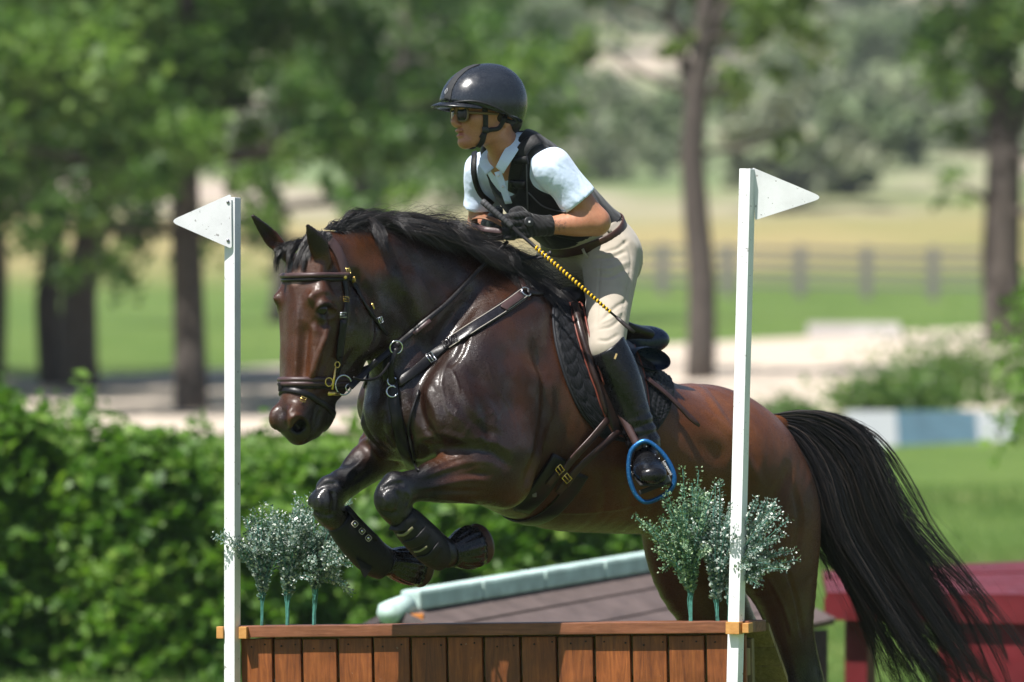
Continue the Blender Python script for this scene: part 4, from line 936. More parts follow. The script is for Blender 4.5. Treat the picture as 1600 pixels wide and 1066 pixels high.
horse = thing('horse', (0.06, 0.17, .4), 'dark bay horse with black mane leaping over the wooden fence', 'horse')
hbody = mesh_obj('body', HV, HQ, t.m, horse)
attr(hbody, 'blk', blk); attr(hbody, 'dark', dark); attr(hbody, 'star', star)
HBVH = BVHTree.FromPolygons([tuple(x) for x in HV], [tuple(q) for q in HQ.tolist()])
def hit(px, py):
    d = ray(px, py).normalized(); l, n, i, ds = HBVH.ray_cast(CAMP, d)
    return (l, n) if l is not None else None
for sd in (1, -1):
    p = Vector(eye_p) - eye_n * .0165
    MB().ball(p if sd > 0 else HH.mirror(p), .0205, nu=20, nv=14).build('eye', simple('horse_eye', (.008, .004, .002), .05, var=.3, spec=.5), horse)
print('horse', len(HV), time.time() - T0)
# ================================================================ THE RIDER
RP = HP; RF = RP.f; RL = RP.L
HD = Plane(27, RP(762, 185, 0)); DF = HD.f; DL = HD.L
def plane_cut(fd, n, c, op='and', k=.004):          # keep the side the normal points away from
    n = fd.R @ np.array(Vector(n).normalized()); c = fd.loc(c); sl, g = fd.sub(fd.lo - 1, fd.lo + fd.n * fd.h + 1)
    d = ((g[0] - c[0]) * n[0] + (g[1] - c[1]) * n[1] + (g[2] - c[2]) * n[2]).astype(np.float32); fd.combine(sl, np.broadcast_to(d, fd.D.shape), k, op)
def mkfield(pts, pad, h):
    q = np.array([Field((0, 0, 0), (1, 1, 1), .5, RF, RL).loc(p) for p in pts]); return Field(q.min(0) - pad, q.max(0) + pad, h, RF, RL)
WAX = (-RF * 55 - Vector((0, 0, 94))).normalized()          # the waist tilts less than the chest
# ---- joints
SH = RP(866, 266, .165); EL = RP(932, 347, .235); WR = RP(853, 353, .165); FIST = RP(815, 352, .145)
SHf = RP.mirror(RP(866, 266, .165)); ELf = RP(752, 352, -.24); WRf = RP(768, 352, -.11); FISTf = RP(772, 352, -.06)
HIP = RP(955, 402, .10); KN = RP(948, 543, .262); AN = RP(1006, 694, .325)
def mir(p): return RP.mirror(p)
print('upper arm %.2f forearm %.2f thigh %.2f shin %.2f' % ((SH-EL).length, (EL-WR).length, (HIP-KN).length, (KN-AN).length))
TORSO = [(803, 243, .055, .07, .120), (830, 277, .095, .098, .142), (865, 320, .096, .098, .130), (902, 357, .090, .088, .118), (936, 386, .095, .092, .140), (955, 408, .090, .090, .148)]
def torso(fd, o=0., k=.02, rows=TORSO): fd.tube([(RP(a, b, 0), c + o, d + o, e + o) for a, b, c, d, e in rows], k, 'add', RL, (0, 0, 1), 5)
def arm(fd, S, E, Wr, o=0., k=.02):
    fd.tube([(S, .058+o, .058+o, .056+o), (S.lerp(E, .5), .047+o, .047+o, .047+o), (E, .040+o, .040+o, .040+o)], k, 'add', RL, (0, 0, 1))
    m = E.lerp(Wr, .35); fd.tube([(E, .041+o, .041+o, .041+o), (m, .042+o, .042+o, .040+o), (E.lerp(Wr, .75), .031+o, .031+o, .030+o), (Wr, .026+o, .026+o, .027+o)], k, 'add', RL, (0, 0, 1))
def thigh(fd, H, Kn, o=0., k=.03):
    fd.tube([(H, .086+o, .084+o, .086+o), (H.lerp(Kn, .5), .063+o, .064+o, .066+o), (Kn, .047+o, .047+o, .048+o)], k, 'add', RL, RF)
def shin(fd, Kn, A, o=0., k=.02):
    fd.tube([(Kn, .047+o, .047+o, .047+o), (Kn.lerp(A, .33), .048+o, .060+o, .054+o), (Kn.lerp(A, .7), .040+o, .046+o, .044+o), (A, .037+o, .040+o, .038+o)], k, 'add', RL, RF)
FW = (Vector((.15, -.96, -.22))).normalized()       # near foot points at the camera, heel down a little
def foot(fd, A, fw, o=0., k=.015):
    h = A + Vector((0, 0, -.055)) - fw * .045; t_ = A + Vector((0, 0, -.062)) + fw * .165
    sd = fw.cross(Vector((0, 0, 1)))
    fd.tube([(h, .045+o, .035+o, .032+o), (h.lerp(t_, .35), .052+o, .032+o, .036+o), (h.lerp(t_, .7), .034+o, .026+o, .045+o), (t_, .024+o, .020+o, .038+o)], k, 'add', sd, (0, 0, 1))
def head(fd):
    D = lambda px, py, l=0.: HD(px, py, l)
    A3 = (DF, DL, (0, 0, 1))
    fd.ell(D(763, 160), (.097, .075, .092), A3, .02); fd.ell(D(747, 186), (.064, .060, .080), A3, .03)
    fd.ell(D(738, 205), (.036, .038, .042), A3, .02); fd.ell(D(724.5, 222), (.017, .021, .016), A3, .018)
    fd.tube([(D(718.5, 172), .010, .010, .009), (D(713.5, 183), .011, .011, .010), (D(710, 191), .0115, .0115, .013)], .010, 'add', DL, DF)
    fd.ell(D(714.5, 196), (.012, .018, .008), A3, .008)
    fd.ell(D(717, 204.5), (.010, .022, .0058), A3, .006); fd.ell(D(719, 212.5), (.010, .020, .0065), A3, .006)
    fd.ell(D(709, 208.5), (.016, .018, .0032), A3, .003, 'sub')
    for s in (1, -1):
        fd.tube([(D(776, 194) + DL*.055*s, .015, .015, .013), (D(760, 212) + DL*.044*s, .014, .014, .013), (D(729, 224) + DL*.013*s, .012, .012, .013)], .025, 'add', DL, DF)
        fd.ell(D(735, 188) + DL*.045*s, (.024, .016, .018), A3, .02); fd.ell(D(720, 170) + DL*.026*s, (.018, .026, .009), A3, .014)
        fd.ell(D(716, 180) + DL*.032*s, (.016, .017, .012), A3, .012, 'sub')
        e = D(777, 186) + DL*.074*s; fd.ell(e, (.019, .008, .032), (DF + Vector((0, 0, .2)), DL, (0, 0, 1)), .008); fd.ell(e + DL*.008*s + DF*.003, (.010, .006, .018), A3, .004, 'sub')
    fd.tube([(D(776, 205), .055, .052, .052), (D(786, 226), .054, .052, .052), (RP(800, 250, 0), .062, .062, .075)], .03, 'add', RL, RF)
def fist(fd, Wr, Fi, side, o=0., fingers=True, k=.008):
    ax = (Fi - Wr).normalized(); out = (RL * side - ax * ax.dot(RL * side)).normalized(); upv = Vector((0, 0, 1)); upv = (upv - ax * ax.dot(upv)).normalized()
    pc = Wr.lerp(Fi, .62)
    fd.tube([(Wr, .026+o, .026+o, .024+o), (Wr.lerp(Fi, .4), .033+o, .033+o, .019+o), (Fi, .040+o, .038+o, .018+o)], .012, 'add', out, upv)
    if not fingers: return
    for i, (z, ln, r) in enumerate(((.029, .042, .0105), (.009, .046, .0108), (-.011, .043, .0102), (-.030, .036, .0092))):
        m = Fi + upv * z + out * .006; p1 = m + ax * ln + out * .002 - upv * .004; p2 = p1 - out * .030 + ax * .004 - upv * .003; p3 = p2 - ax * .026 - out * .004
        fd.tube([(m - ax*.02, r+o, r+o, r+o), (m, (r+.001)+o, (r+.001)+o, (r+.001)+o), (m.lerp(p1, .5) + out*.002, r*.95+o, r*.95+o, r*.95+o), (p1, r+o, r+o, r+o), (p2, r*.95+o, r*.95+o, r*.95+o), (p3, r*.85+o, r*.85+o, r*.85+o)], .0035, 'add', upv, out, 3)
    b = Fi + upv * .026 - out * .012 - ax * .022; q1 = b + upv * .020 + ax * .022 - out * .002; q2 = q1 + ax * .026 - upv * .006 + out * .004
    fd.tube([(b, .014+o, .014+o, .014+o), (q1, .0125+o, .0125+o, .0125+o), (q2, .0105+o, .0105+o, .0105+o)], .006, 'add', out, upv, 4)
    return ax, out, upv
# ---- skin and body: one continuous figure
fb = mkfield([HD(680, 95), HD(820, 100), SH, SHf, EL, ELf, FIST, FISTf, KN, mir(KN), AN, mir(AN), AN + FW*.2, mir(AN + FW*.2)], .09, .0042)
torso(fb); head(fb)
arm(fb, SH, EL, WR); arm(fb, SHf, ELf, WRf)
fist(fb, WR, FIST, 1); fist(fb, WRf, FISTf, -1)
FWf = RP.mirror(RP.o + FW) - RP.o
for H, Kn, A, fw in ((HIP, KN, AN, FW), (mir(HIP), mir(KN), mir(AN), FWf)):
    thigh(fb, H, Kn); shin(fb, Kn, A); foot(fb, A, fw)
BV, BQ = fb.mesh(smooth=1)
rider = thing('person', RP(945, 500, 0), 'rider in a white short sleeved polo, black vest and helmet crouched over the horse neck', 'person')
t = NT('tanned_skin'); v = t.coord(); f1 = t.noise(v, 18, 5); f2 = t.noise(v, 160, 3)
arm_m = 1 - sstep(np.minimum(seg_d(BV, SH, EL), seg_d(BV, EL, WR)), .06, .075)
c = t.ramp(f1, [(.3, (.40, .170, .095)), (.7, (.50, .235, .14))]); c = t.mix(.2, c, t.ramp(f2, [(.35, (.6, .5, .45)), (.65, (1.1, 1.1, 1.1))]), 'MULTIPLY')
c = t.mix(t.math('MULTIPLY', t.attr('lip'), .75), c, (.36, .11, .09))
c = t.mix(t.math('MULTIPLY', t.attr('tat'), t.ramp(t.noise(v, 95, 2, .5, 1.5), [(.50, 0.), (.54, .55)])), c, (.10, .065, .055))
t.col(c).set(Roughness=.42, Specular_IOR_Level=.45, Subsurface_Weight=.12, Subsurface_Radius=(.012, .004, .002), Subsurface_Scale=.6); t.bump(f2, .12, .001)
ro = mesh_obj('body', BV, BQ, t.m, rider)
attr(ro, 'lip', 1 - sstep(np.linalg.norm((BV - np.array(HD(716, 208.5))) / np.array([1, 1, .6]), axis=1), .014, .022))
attr(ro, 'tat', 1 - sstep(np.linalg.norm(BV - np.array(EL.lerp(WR, .86) + RL * .03), axis=1), .018, .026))
# ---- clothes
def cloth_mat(name, c, rough=.85, weave=900, wr=.5, wscale=(9, 9, 9), var=.08, sheen=.2):
    t = NT(name); v = t.coord(); f = t.noise(v, 20, 4); t.col(t.ramp(f, [(.3, tuple(x*(1-var) for x in c)), (.7, tuple(min(1, x*(1+var)) for x in c))]))
    t.set(Roughness=rough, Sheen_Weight=sheen, Specular_IOR_Level=.25)
    w = t.n('ShaderNodeTexWave', wave_type='BANDS', bands_direction='DIAGONAL'); w.inputs['Scale'].default_value = 2.0; w.inputs['Distortion'].default_value = 6; w.inputs['Detail'].default_value = 3; w.inputs['Detail Scale'].default_value = 1.2
    t.l(t.coord(scale=wscale), w.inputs[0]); b = t.bump(w.outputs['Fac'], wr, .012)
    x = t.n('ShaderNodeBump'); x.inputs['Strength'].default_value = .15; x.inputs['Distance'].default_value = .001; t.l(t.noise(v, weave, 2), x.inputs['Height']); t.l(b, x.inputs['Normal']); t.l(x.outputs[0], t.b.inputs['Normal']); return t.m
M_SHIRT = cloth_mat('pale_blue_polo', (.60, .71, .88), .8, 800, .18, (6, 6, 6), .03)
M_VEST = cloth_mat('black_vest_cloth', (.009, .0092, .0105), .62, 500, .12, (5, 5, 5), .25, .15)
M_BREECH = cloth_mat('tan_breeches_cloth', (.40, .35, .285), .85, 1000, .10, (5, 5, 3), .05)
def wrinkle(V, N, amp, f=38, seed=0):
    a = np.sin(V[:, 0]*f + np.sin(V[:, 2]*f*.7 + seed)*1.8) * np.sin(V[:, 2]*f*.8 - V[:, 1]*f*.5 + seed*2)
    return V + N * (a * amp)[:, None]
# shirt
fs = mkfield([SH, SHf, RP(780, 230, 0), RP(960, 410, 0), RP(890, 330, .24), RP.mirror(RP(890, 330, .24))], .12, .005)
torso(fs, .006)
def sleeve(S, E):
    d = (E - S).normalized(); fs.tube([(S - d*.01, .066, .066, .062), (S.lerp(E, .35), .064, .060, .058), (S.lerp(E, .66), .063, .066, .060)], .02, 'add', RL, (0, 0, 1))
sleeve(SH, EL); sleeve(SHf, ELf)
for S, E in ((SH, EL), (SHf, ELf)):
    d = (E - S).normalized(); c0 = S.lerp(E, .60); ax_ = d.cross(RL).normalized()
    sl, g = fs.sub(fs.loc(c0) - .11, fs.loc(c0) + .11); n = fs.R @ np.array(d); cc = fs.loc(c0)
    q = ((g[0]-cc[0])*n[0] + (g[1]-cc[1])*n[1] + (g[2]-cc[2])*n[2]).astype(np.float32); rr = np.sqrt((g[0]-cc[0])**2 + (g[1]-cc[1])**2 + (g[2]-cc[2])**2)
    q = np.where(rr < .095, q, -.3).astype(np.float32); fs.combine(sl, np.broadcast_to(q, fs.D[sl].shape), .003, 'and')
    fs.tube([(S.lerp(E, .5), .052, .054, .049), (S.lerp(E, .8), .055, .058, .052)], .003, 'sub', RL, (0, 0, 1))
fs.ell(HD(773, 245), (.062, .058, .085), None, .01, 'sub')           # neck opening
fs.tube([(RP(790, 225, 0), .060, .060, .060), (RP(796, 250, 0), .062, .062, .062)], .008, 'sub', RL, RF)
plane_cut(fs, WAX, RP(900, 376, 0))
SV, SQ = fs.mesh(smooth=1); SV = wrinkle(SV, vnormals(SV, SQ), .0022, 42, 1)
shirt = mesh_obj('polo_shirt', SV, SQ, M_SHIRT, rider)
# collar: two folded wings round the neck
mb = MB()
for pts in ([(812, 208, .055), (803, 228, .070), (791, 248, .066), (781, 266, .040)], [(812, 208, -.02), (770, 236, -.055), (757, 250, -.066), (766, 268, -.028)]):
    P = [Vector(p) for p in catmull([RP(*p) for p in pts], 5)]; N = [Vector((-.2, -.7, .25))] * len(P) if pts[0][2] > 0 else [Vector((-.55, -.6, .4))] * len(P)
    mb.strap(P, N, [.046 - .012 * (i / len(P)) for i in range(len(P))], .004)
for (a, b) in (((778, 268, .018), (795, 318, .02)),):
    P = [Vector(p) for p in catmull([RP(*a), RP(786, 292, .022), RP(*b)], 4)]; mb.strap(P, [Vector((-.5, -.7, .1))] * len(P), .026, .003)
mb.build('collar', M_SHIRT, shirt)
for (px, py) in ((779, 275), (786, 292)):
    c = RP(px, py, .030) + Vector((0, -.006, 0)); mb = MB(); mb.tube([c, c + Vector((-.001, -.003, 0))], .0045, 8); mb.build('button', simple('shirt_button', (.7, .7, .68), .3), shirt)
# sleeve hem stitch
# vest
fv = mkfield([SH, SHf, RP(780, 225, 0), RP(975, 400, 0)], .10, .005)
VT = [(806, 236, .060, .07, .130), (830, 277, .106, .104, .144), (865, 320, .106, .104, .134), (905, 358, .106, .098, .128), (930, 380, .106, .096, .138)]
torso(fv, .012, .02, VT)
fv.tube([(RP(880, 325, 0), .108, .05, .125), (RP(925, 352, 0), .06, .03, .12), (RP(955, 356, 0), .02, .02, .09)], .02, 'add', RL, (0, 0, 1))        # back flap
for s in (1, -1):
    S, E = (SH, EL) if s > 0 else (SHf, ELf)
    fv.tube([(S - RL*.01*s, .060, .085, .075), (S.lerp(E, .5) + RL*.03*s, .075, .085, .085)], .012, 'sub', RL, (0, 0, 1))   # arm hole
fv.tube([(HD(760, 215), .10, .10, .064), (RP(782, 255, -.012), .10, .09, .068), (RP(772, 290, -.005), .06, .05, .062), (RP(778, 312, 0), .03, .02, .03)], .02, 'sub', RL, (1, 0, .2))          # neck opening, open at the front
fv.tube([(RP(795, 225, 0), .066, .066, .070), (RP(797, 245, 0), .066, .066, .068)], .010, 'sub', RL, RF)
plane_cut(fv, WAX, RP(893, 372, 0))
VV, VQ = fv.mesh(smooth=1); VV = wrinkle(VV, vnormals(VV, VQ), .0016, 30, 4)
_vb = BVHTree.FromPolygons([tuple(x) for x in VV], [tuple(q) for q in VQ.tolist()])
for path, w, dp in (([(850, 330), (880, 345), (915, 350)], .010, .005), ([(835, 350), (870, 372), (905, 378)], .010, .005), ([(850, 225), (880, 245), (900, 275)], .008, .004), ([(905, 300), (930, 318), (955, 345)], .008, .004), ([(815, 320), (835, 345), (860, 385)], .009, .005), ([(800, 305), (815, 335), (825, 375)], .009, .005), ([(790, 320), (800, 340), (805, 360)], .008, .004)):
    H = [_vb.ray_cast(CAMP, ray(*p).normalized())[0] for p in path]
    if all(h is not None for h in H): carve(VV, vnormals(VV, VQ), np.array(H), w, dp)
vest = mesh_obj('protective_vest', VV, VQ, M_VEST, rider)
RBV = BVHTree.FromPolygons([tuple(x) for x in np.concatenate([BV, SV, VV])], [tuple(q) for q in np.concatenate([BQ, SQ + len(BV), VQ + len(BV) + len(SV)]).tolist()])
def rhit(px, py, bv=None):
    l, n, i, d = (bv or RBV).ray_cast(CAMP, ray(px, py).normalized()); return (l, n) if l is not None else None
def drape(mb, path, w, th, lift=.002, bv=None, n=5, hits=None):
    P = catmull([(a, b) for a, b in path], n); H = [(hits or rhit)(a, b) for a, b in P]; H = [h for h in H if h]
    if len(H) < 2: print('drape miss', path); return
    Nn = []
    for i in range(len(H)):
        v = Vector((0, 0, 0))
        for j in range(max(0, i-2), min(len(H), i+3)): v += H[j][1]
        Nn.append(v.normalized())
    mb.strap([h[0] for h in H], Nn, w, th, lift=lift)
M_WEB = simple('black_webbing', (.008, .008, .009), .55, var=.3, scale=120, bump=.3)
mb = MB(); drape(mb, [(842, 218), (825, 226), (812, 245), (805, 275), (803, 300)], .040, .006); drape(mb, [(806, 250), (826, 249)], .026, .012, .004); drape(mb, [(800, 285), (822, 288)], .026, .010, .004); mb.build('shoulder_strap', M_WEB, vest)
mb = MB(); drape(mb, [(742, 240), (741, 270), (750, 300), (768, 318)], .018, .006); mb.build('shoulder_strap', M_WEB, vest)
mb = MB(); drape(mb, [(823, 240), (824, 290), (826, 330)], .004, .004, .003); drape(mb, [(826, 300), (850, 322), (885, 330)], .004, .003, .003); mb.build('piping', simple('grey_piping', (.10, .10, .11), .6), vest)
mb = MB(); h = rhit(808, 290); mb.ball(h[0] + h[1]*.012, (.005, .003, .005)); mb.build('snap', simple('dark_snap', (.06, .06, .065), .3, .7), vest)
# breeches
fp = mkfield([RP(900, 350, 0), RP(960, 410, .26), mir(KN), KN], .14, .005)
torso(fp, .008, .02, [(885, 340, .10, .10, .136), (905, 358, .10, .10, .134)] + TORSO[4:]); plane_cut(fp, -WAX, RP(888, 366, 0))
for H, Kn in ((HIP, KN), (mir(HIP), mir(KN))): thigh(fp, H, Kn, .009)
fp.ell(RP(958, 408, .042), (.088, .100, .088), (RF, RL, (0, 0, 1)), .04); fp.ell(RP.mirror(RP(958, 408, .042)), (.088, .100, .088), (RF, RL, (0, 0, 1)), .04)
PV, PQ = fp.mesh(smooth=1); PV = wrinkle(PV, vnormals(PV, PQ), .0012, 26, 2)
breech = mesh_obj('breeches', PV, PQ, M_BREECH, rider)
PBV = BVHTree.FromPolygons([tuple(x) for x in PV], [tuple(q) for q in PQ.tolist()])
ph = lambda a, b: rhit(a, b, PBV)
for path, w, dp in (([(980, 392), (955, 402), (925, 405)], .012, .006), ([(984, 408), (955, 420), (925, 420)], .010, -.004), ([(984, 418), (955, 432), (928, 433)], .012, .006), ([(982, 374), (965, 388), (940, 396)], .010, .005), ([(980, 470), (960, 482), (940, 502)], .011, .005), ([(974, 495), (955, 510), (934, 516)], .010, .005), ([(975, 485), (955, 498), (936, 508)], .008, -.003), ([(938, 405), (936, 440), (934, 470), (932, 520)], .006, .004), ([(968, 522), (950, 532), (932, 532)], .010, .005), ([(964, 360), (985, 400), (982, 440), (970, 500)], .006, .003)):
    H = [ph(*p) for p in path]
    if all(H): carve(PV, vnormals(PV, PQ), np.array([h[0] for h in H]), w, dp)
breech.data.vertices.foreach_set('co', PV.astype(np.float32).ravel()); breech.data.update()
# belt: strap following the waist, shrunk on to clothes from outside
M_LEATHER_BR = simple('brown_leather', (.055, .026, .020), .38, var=.25, scale=50, bump=.15)
M_LEATHER_BK = simple('black_leather', (.012, .011, .012), .32, var=.3, scale=50, bump=.15)
def band_around(mb, bv, c, axis, ref, w, th, R=.45, n=56, lift=.001, a0=0, a1=2*math.pi):
    axis = Vector(axis).normalized(); a = (Vector(ref) - axis * Vector(ref).dot(axis)).normalized(); b = axis.cross(a); P = []; N = []
    closed = abs(a1 - a0) > 6.28
    for t_ in np.linspace(a0, a1, n, endpoint=not closed):
        d = a * math.cos(t_) + b * math.sin(t_); l, nn, i, ds = bv.ray_cast(Vector(c) + d * R, -d, R)
        if l is None: continue
        P.append(l); N.append(d)
    if len(P) < 4: print('band miss'); return P
    for _ in range(2):
        m = len(P); P = [P[i] * .5 + (P[i-1] + P[(i+1) % m]) * .25 if (closed or 0 < i < m-1) else P[i] for i in range(m)]
    mb.strap(P, N, w, th, closed, lift); return P
waist_c = RP(897, 378, 0); waist_ax = WAX
mb = MB(); band_around(mb, PBV, waist_c, waist_ax, RL, .032, .005, .4, lift=.002); belt = mb.build('belt', M_LEATHER_BR, breech)
for (px, py) in ((950, 360), (918, 398)):
    H = ph(px, py)
    if H:
        mb = MB(); mb.strap([H[0] + H[1]*.004 + Vector((-.012, 0, .018)), H[0] + H[1]*.010, H[0] + H[1]*.004 + Vector((.012, 0, -.018))], [H[1]]*3, .010, .003); mb.build('belt_loop', M_BREECH, belt)
# boots
M_BOOT = simple('black_boot_leather', (.0055, .0055, .0065), .28, var=.3, scale=26, bump=.25, bscale=40, coat=.15)
for sd in (1, -1):
    Kn, A, fw = (KN, AN, FW) if sd > 0 else (mir(KN), mir(AN), FWf)
    f = mkfield([Kn, A, A + fw*.2, A - fw*.06 + Vector((0, 0, -.1))], .09, .0045)
    shin(f, Kn + (Kn - A).normalized()*.03, A, .013, .02); foot(f, A, fw, .006)
    f.tube([(A + fw*.01, .046, .046, .044), (A + Vector((0, 0, -.05)), .05, .05, .042)], .02, 'add', RL, fw)
    up_ = (Kn - A).normalized(); plane_cut(f, up_ + RF * .30, Kn - up_ * .004 + RF * .02)
    V_, Q_ = f.mesh(smooth=1); N_ = vnormals(V_, Q_)
    # creases at the ankle
    rel_ = (V_ - np.array(A)) @ np.array(up_); V_ = V_ + N_ * (np.sin(rel_ * 190 + V_[:, 0]*30) * .0022 * np.exp(-((rel_ - .04) / .05) ** 2))[:, None]
    bo = mesh_obj('riding_boot', V_, Q_, M_BOOT, rider)
    h0 = A + Vector((0, 0, -.055)) - fw * .045; t0 = A + Vector((0, 0, -.062)) + fw * .165; mb = MB(); R = fw.to_track_quat('Y', 'Z').to_matrix()
    mb.box(h0.lerp(t0, .62) + Vector((0, 0, -.032)), (.082, .155, .010), R, .004); mb.box(h0 + fw*.012 + Vector((0, 0, -.044)), (.066, .06, .022), R, .004)
    mb.build('sole', simple('boot_sole_%d' % sd, (.02, .018, .017), .7), bo)
    mb = MB(); sdv = fw.cross(Vector((0, 0, 1))).normalized()
    for k in range(5):
        p = h0.lerp(t0, .34 + k * .085) + Vector((0, 0, .050 - k * .006)); mb.tube([p - sdv*.026 + Vector((0, 0, -.010)), p + Vector((0, 0, .004)), p + sdv*.026 + Vector((0, 0, -.010))], .0026, 6)
    mb.build('lace', M_LEATHER_BK, bo)
    if sd > 0:
        H = BVHTree.FromPolygons([tuple(x) for x in V_], [tuple(q) for q in Q_.tolist()]); l = H.ray_cast(CAMP, ray(962, 557).normalized())
        if l[0] is not None:
            mb = MB(); mb.box(l[0] + l[1]*.001, (.006, .003, .018), Matrix.Rotation(rad(20), 3, 'Y'), .001); mb.build('boot_tab', simple('tan_tab', (.5, .36, .16), .4), bo, False)
BOOT_AN = AN
# gloves
M_GLOVE = cloth_mat('black_glove', (.011, .010, .0105), .6, 900, .2, (14, 14, 14), .3, .2)
for Wr_, Fi_, El_, sd in ((WR, FIST, EL, 1), (WRf, FISTf, ELf, -1)):
    f = mkfield([Wr_, Fi_], .10, .0032); r_ = fist(f, Wr_, Fi_, sd, .0025); d = (El_ - Wr_).normalized()
    f.tube([(Wr_ + d*.018, .034, .034, .033), (Wr_ - d*.01, .031, .031, .030)], .008, 'add', RL, (0, 0, 1)); plane_cut(f, d, Wr_ + d*.020)
    V_, Q_ = f.mesh(smooth=1); g_ = mesh_obj('glove', V_, Q_, M_GLOVE, rider)
    if sd > 0:
        GBV = BVHTree.FromPolygons([tuple(x) for x in V_], [tuple(q) for q in Q_.tolist()]); l = GBV.ray_cast(CAMP, ray(826, 347).normalized())
        if l[0] is not None:
            mb = MB(); mb.tube([l[0] - l[1]*.004, l[0] + l[1]*.0035, l[0] + l[1]*.0045], [.0165, .0165, .013], 18); p_ = mb.build('wrist_tab', simple('glove_tab', (.03, .03, .032), .5), g_)
            mb = MB(); mb.box(l[0] + l[1]*.005, (.006, .003, .006), None, .001); mb.build('tab_mark', simple('tab_mark_silver', (.6, .6, .6), .4), p_, False)
# ---- helmet
fh = mkfield([HD(672, 95), HD(825, 205), HD(750, 150, .13), HD(750, 150, -.13)], .04, .0034)
A3 = (DF, DL, (0, 0, 1))
fh.ell(HD(753, 160), (.138, .110, .121), (DF + Vector((0, 0, .10)), DL, (0, 0, 1)), .01)
fh.ell(HD(776, 168), (.078, .098, .110), A3, .05)
# rim: low at the back, rising to the brow
rimn = (HD(690, 164) - HD(816, 196)); plane_cut(fh, Vector((0, 0, -1)) + DF * .26, HD(752, 177), k=.006)
fh.ell(HD(752, 172), (.112, .086, .108), A3, .006, 'sub')
HV2, HQ2 = fh.mesh(smooth=1)
t = NT('helmet_shell'); v = t.coord(); f = t.noise(v, 24, 5); t.col(t.ramp(f, [(.3, (.013, .016, .022)), (.7, (.021, .025, .033))]))
t.set(Roughness=t.ramp(t.noise(v, 60, 4, .7), [(.35, .20), (.7, .34)]), Specular_IOR_Level=.55); t.bump(t.noise(v, 300, 2), .03, .001)
helmet = mesh_obj('helmet', HV2, HQ2, t.m, rider)
HBV2 = BVHTree.FromPolygons([tuple(x) for x in HV2], [tuple(q) for q in HQ2.tolist()]); hh = lambda a, b: rhit(a, b, HBV2)
# visor
mb = MB(); nA, nR = 22, 5; V = []; c0 = HD(748, 164)
for s_, zz in ((0, 0), (1, -.004)):
    for i in range(nA + 1):
        th = -1.25 + 2.5 * i / nA
        for j in range(nR + 1):
            r0 = .112 + (.035 * math.cos(th) ** 1.2 if abs(th) < 1.57 else 0) * j / nR
            p = c0 + DF * (math.cos(th) * (r0 + .010)) + DL * (math.sin(th) * r0 * .90); p.z += .004 * 1 - .012 * (j / nR) ** 1.5 - .012 * math.sin(abs(th)) ** 2 + zz + .003; V.append(p)
m = (nA+1)*(nR+1); F = []
for i in range(nA):
    for j in range(nR):
        a = i*(nR+1)+j; F.append((a, a+1, a+nR+2, a+nR+1)); F.append((m+a, m+a+nR+1, m+a+nR+2, m+a+1))
    a = i*(nR+1)+nR; F.append((a, m+a, m+a+nR+1, a+nR+1))
mb.add(V, F); mb.build('visor', simple('visor_plastic', (.012, .014, .018), .28, var=.2), helmet)
# rim trim and centre stripe
mb = MB(); rim = [(697, 163), (720, 160.5), (745, 161), (770, 168), (790, 178), (806, 189), (814, 195)]
drape(mb, [(a, b - 2) for a, b in rim], .007, .004, .0005, hits=hh); mb.build('rim_trim', simple('rim_rubber', (.018, .018, .02), .4), helmet)
mb = MB(); drape(mb, [(699, 157), (702, 140), (712, 122), (728, 108), (745, 101)], .030, .0015, .0002, hits=hh); mb.build('centre_stripe', simple('stripe_suede', (.028, .029, .031), .75), helmet)
mb = MB(); H = hh(698, 143)
if H:
    c = H[0] + H[1]*.0025; u = Vector((0, 0, 1)); s_ = H[1].cross(u).normalized(); u = s_.cross(H[1]).normalized()
    mb.tube([c + u*.010, c + s_*.006, c - u*.010, c - s_*.006], .0013, 5, closed=True); mb.build('front_badge', simple('badge_grey', (.35, .36, .38), .4), helmet)
# hair at the nape
fr = mkfield([HD(765, 170), HD(812, 215)], .07, .004); fr.ell(HD(795, 190), (.038, .058, .045), A3, .02); fr.ell(HD(783, 182, .05), (.03, .025, .03), A3, .02)
V_, Q_ = fr.mesh(smooth=1); t = NT('dark_brown_hair'); w_ = t.noise(t.coord(scale=(40, 40, 200)), 4, 4); t.col(t.ramp(w_, [(.3, (.012, .008, .006)), (.7, (.035, .022, .015))])).set(Roughness=.5); t.bump(w_, .6, .004); mesh_obj('hair', V_, Q_, t.m, rider)
# chin harness
M_STRAP = simple('black_strap', (.012, .012, .013), .5, var=.3, scale=90, bump=.2)
RBV2 = BVHTree.FromPolygons([tuple(x) for x in BV], [tuple(q) for q in BQ.tolist()]); bh = lambda a, b: rhit(a, b, RBV2)
mb = MB(); drape(mb, [(757, 166), (758, 185), (757, 205), (752, 216)], .017, .003, .003, hits=bh); drape(mb, [(790, 182), (780, 200), (765, 203), (756, 207)], .014, .003, .004, hits=bh)
drape(mb, [(756, 208), (752, 222), (742, 231)], .018, .003, .004, hits=bh); harn = mb.build('chin_harness', M_STRAP, helmet)
mb = MB(); H = bh(757, 201); H and mb.box(H[0] + H[1]*.008, (.020, .010, .016), None, .002); mb.build('buckle', simple('buckle_plastic', (.03, .03, .03), .3), harn)
mb = MB(); c = HD(735, 229); mb.ball(c, (.020, .022, .010)); mb.build('chin_cup', M_STRAP, harn)
mb = MB(); c = HD(800, 190, .055); mb.tube([HD(790, 188, .080), HD(800, 192, .072), HD(808, 188, .05)], [.007, .011, .009], 8); mb.build('ear_pad', M_STRAP, helmet)
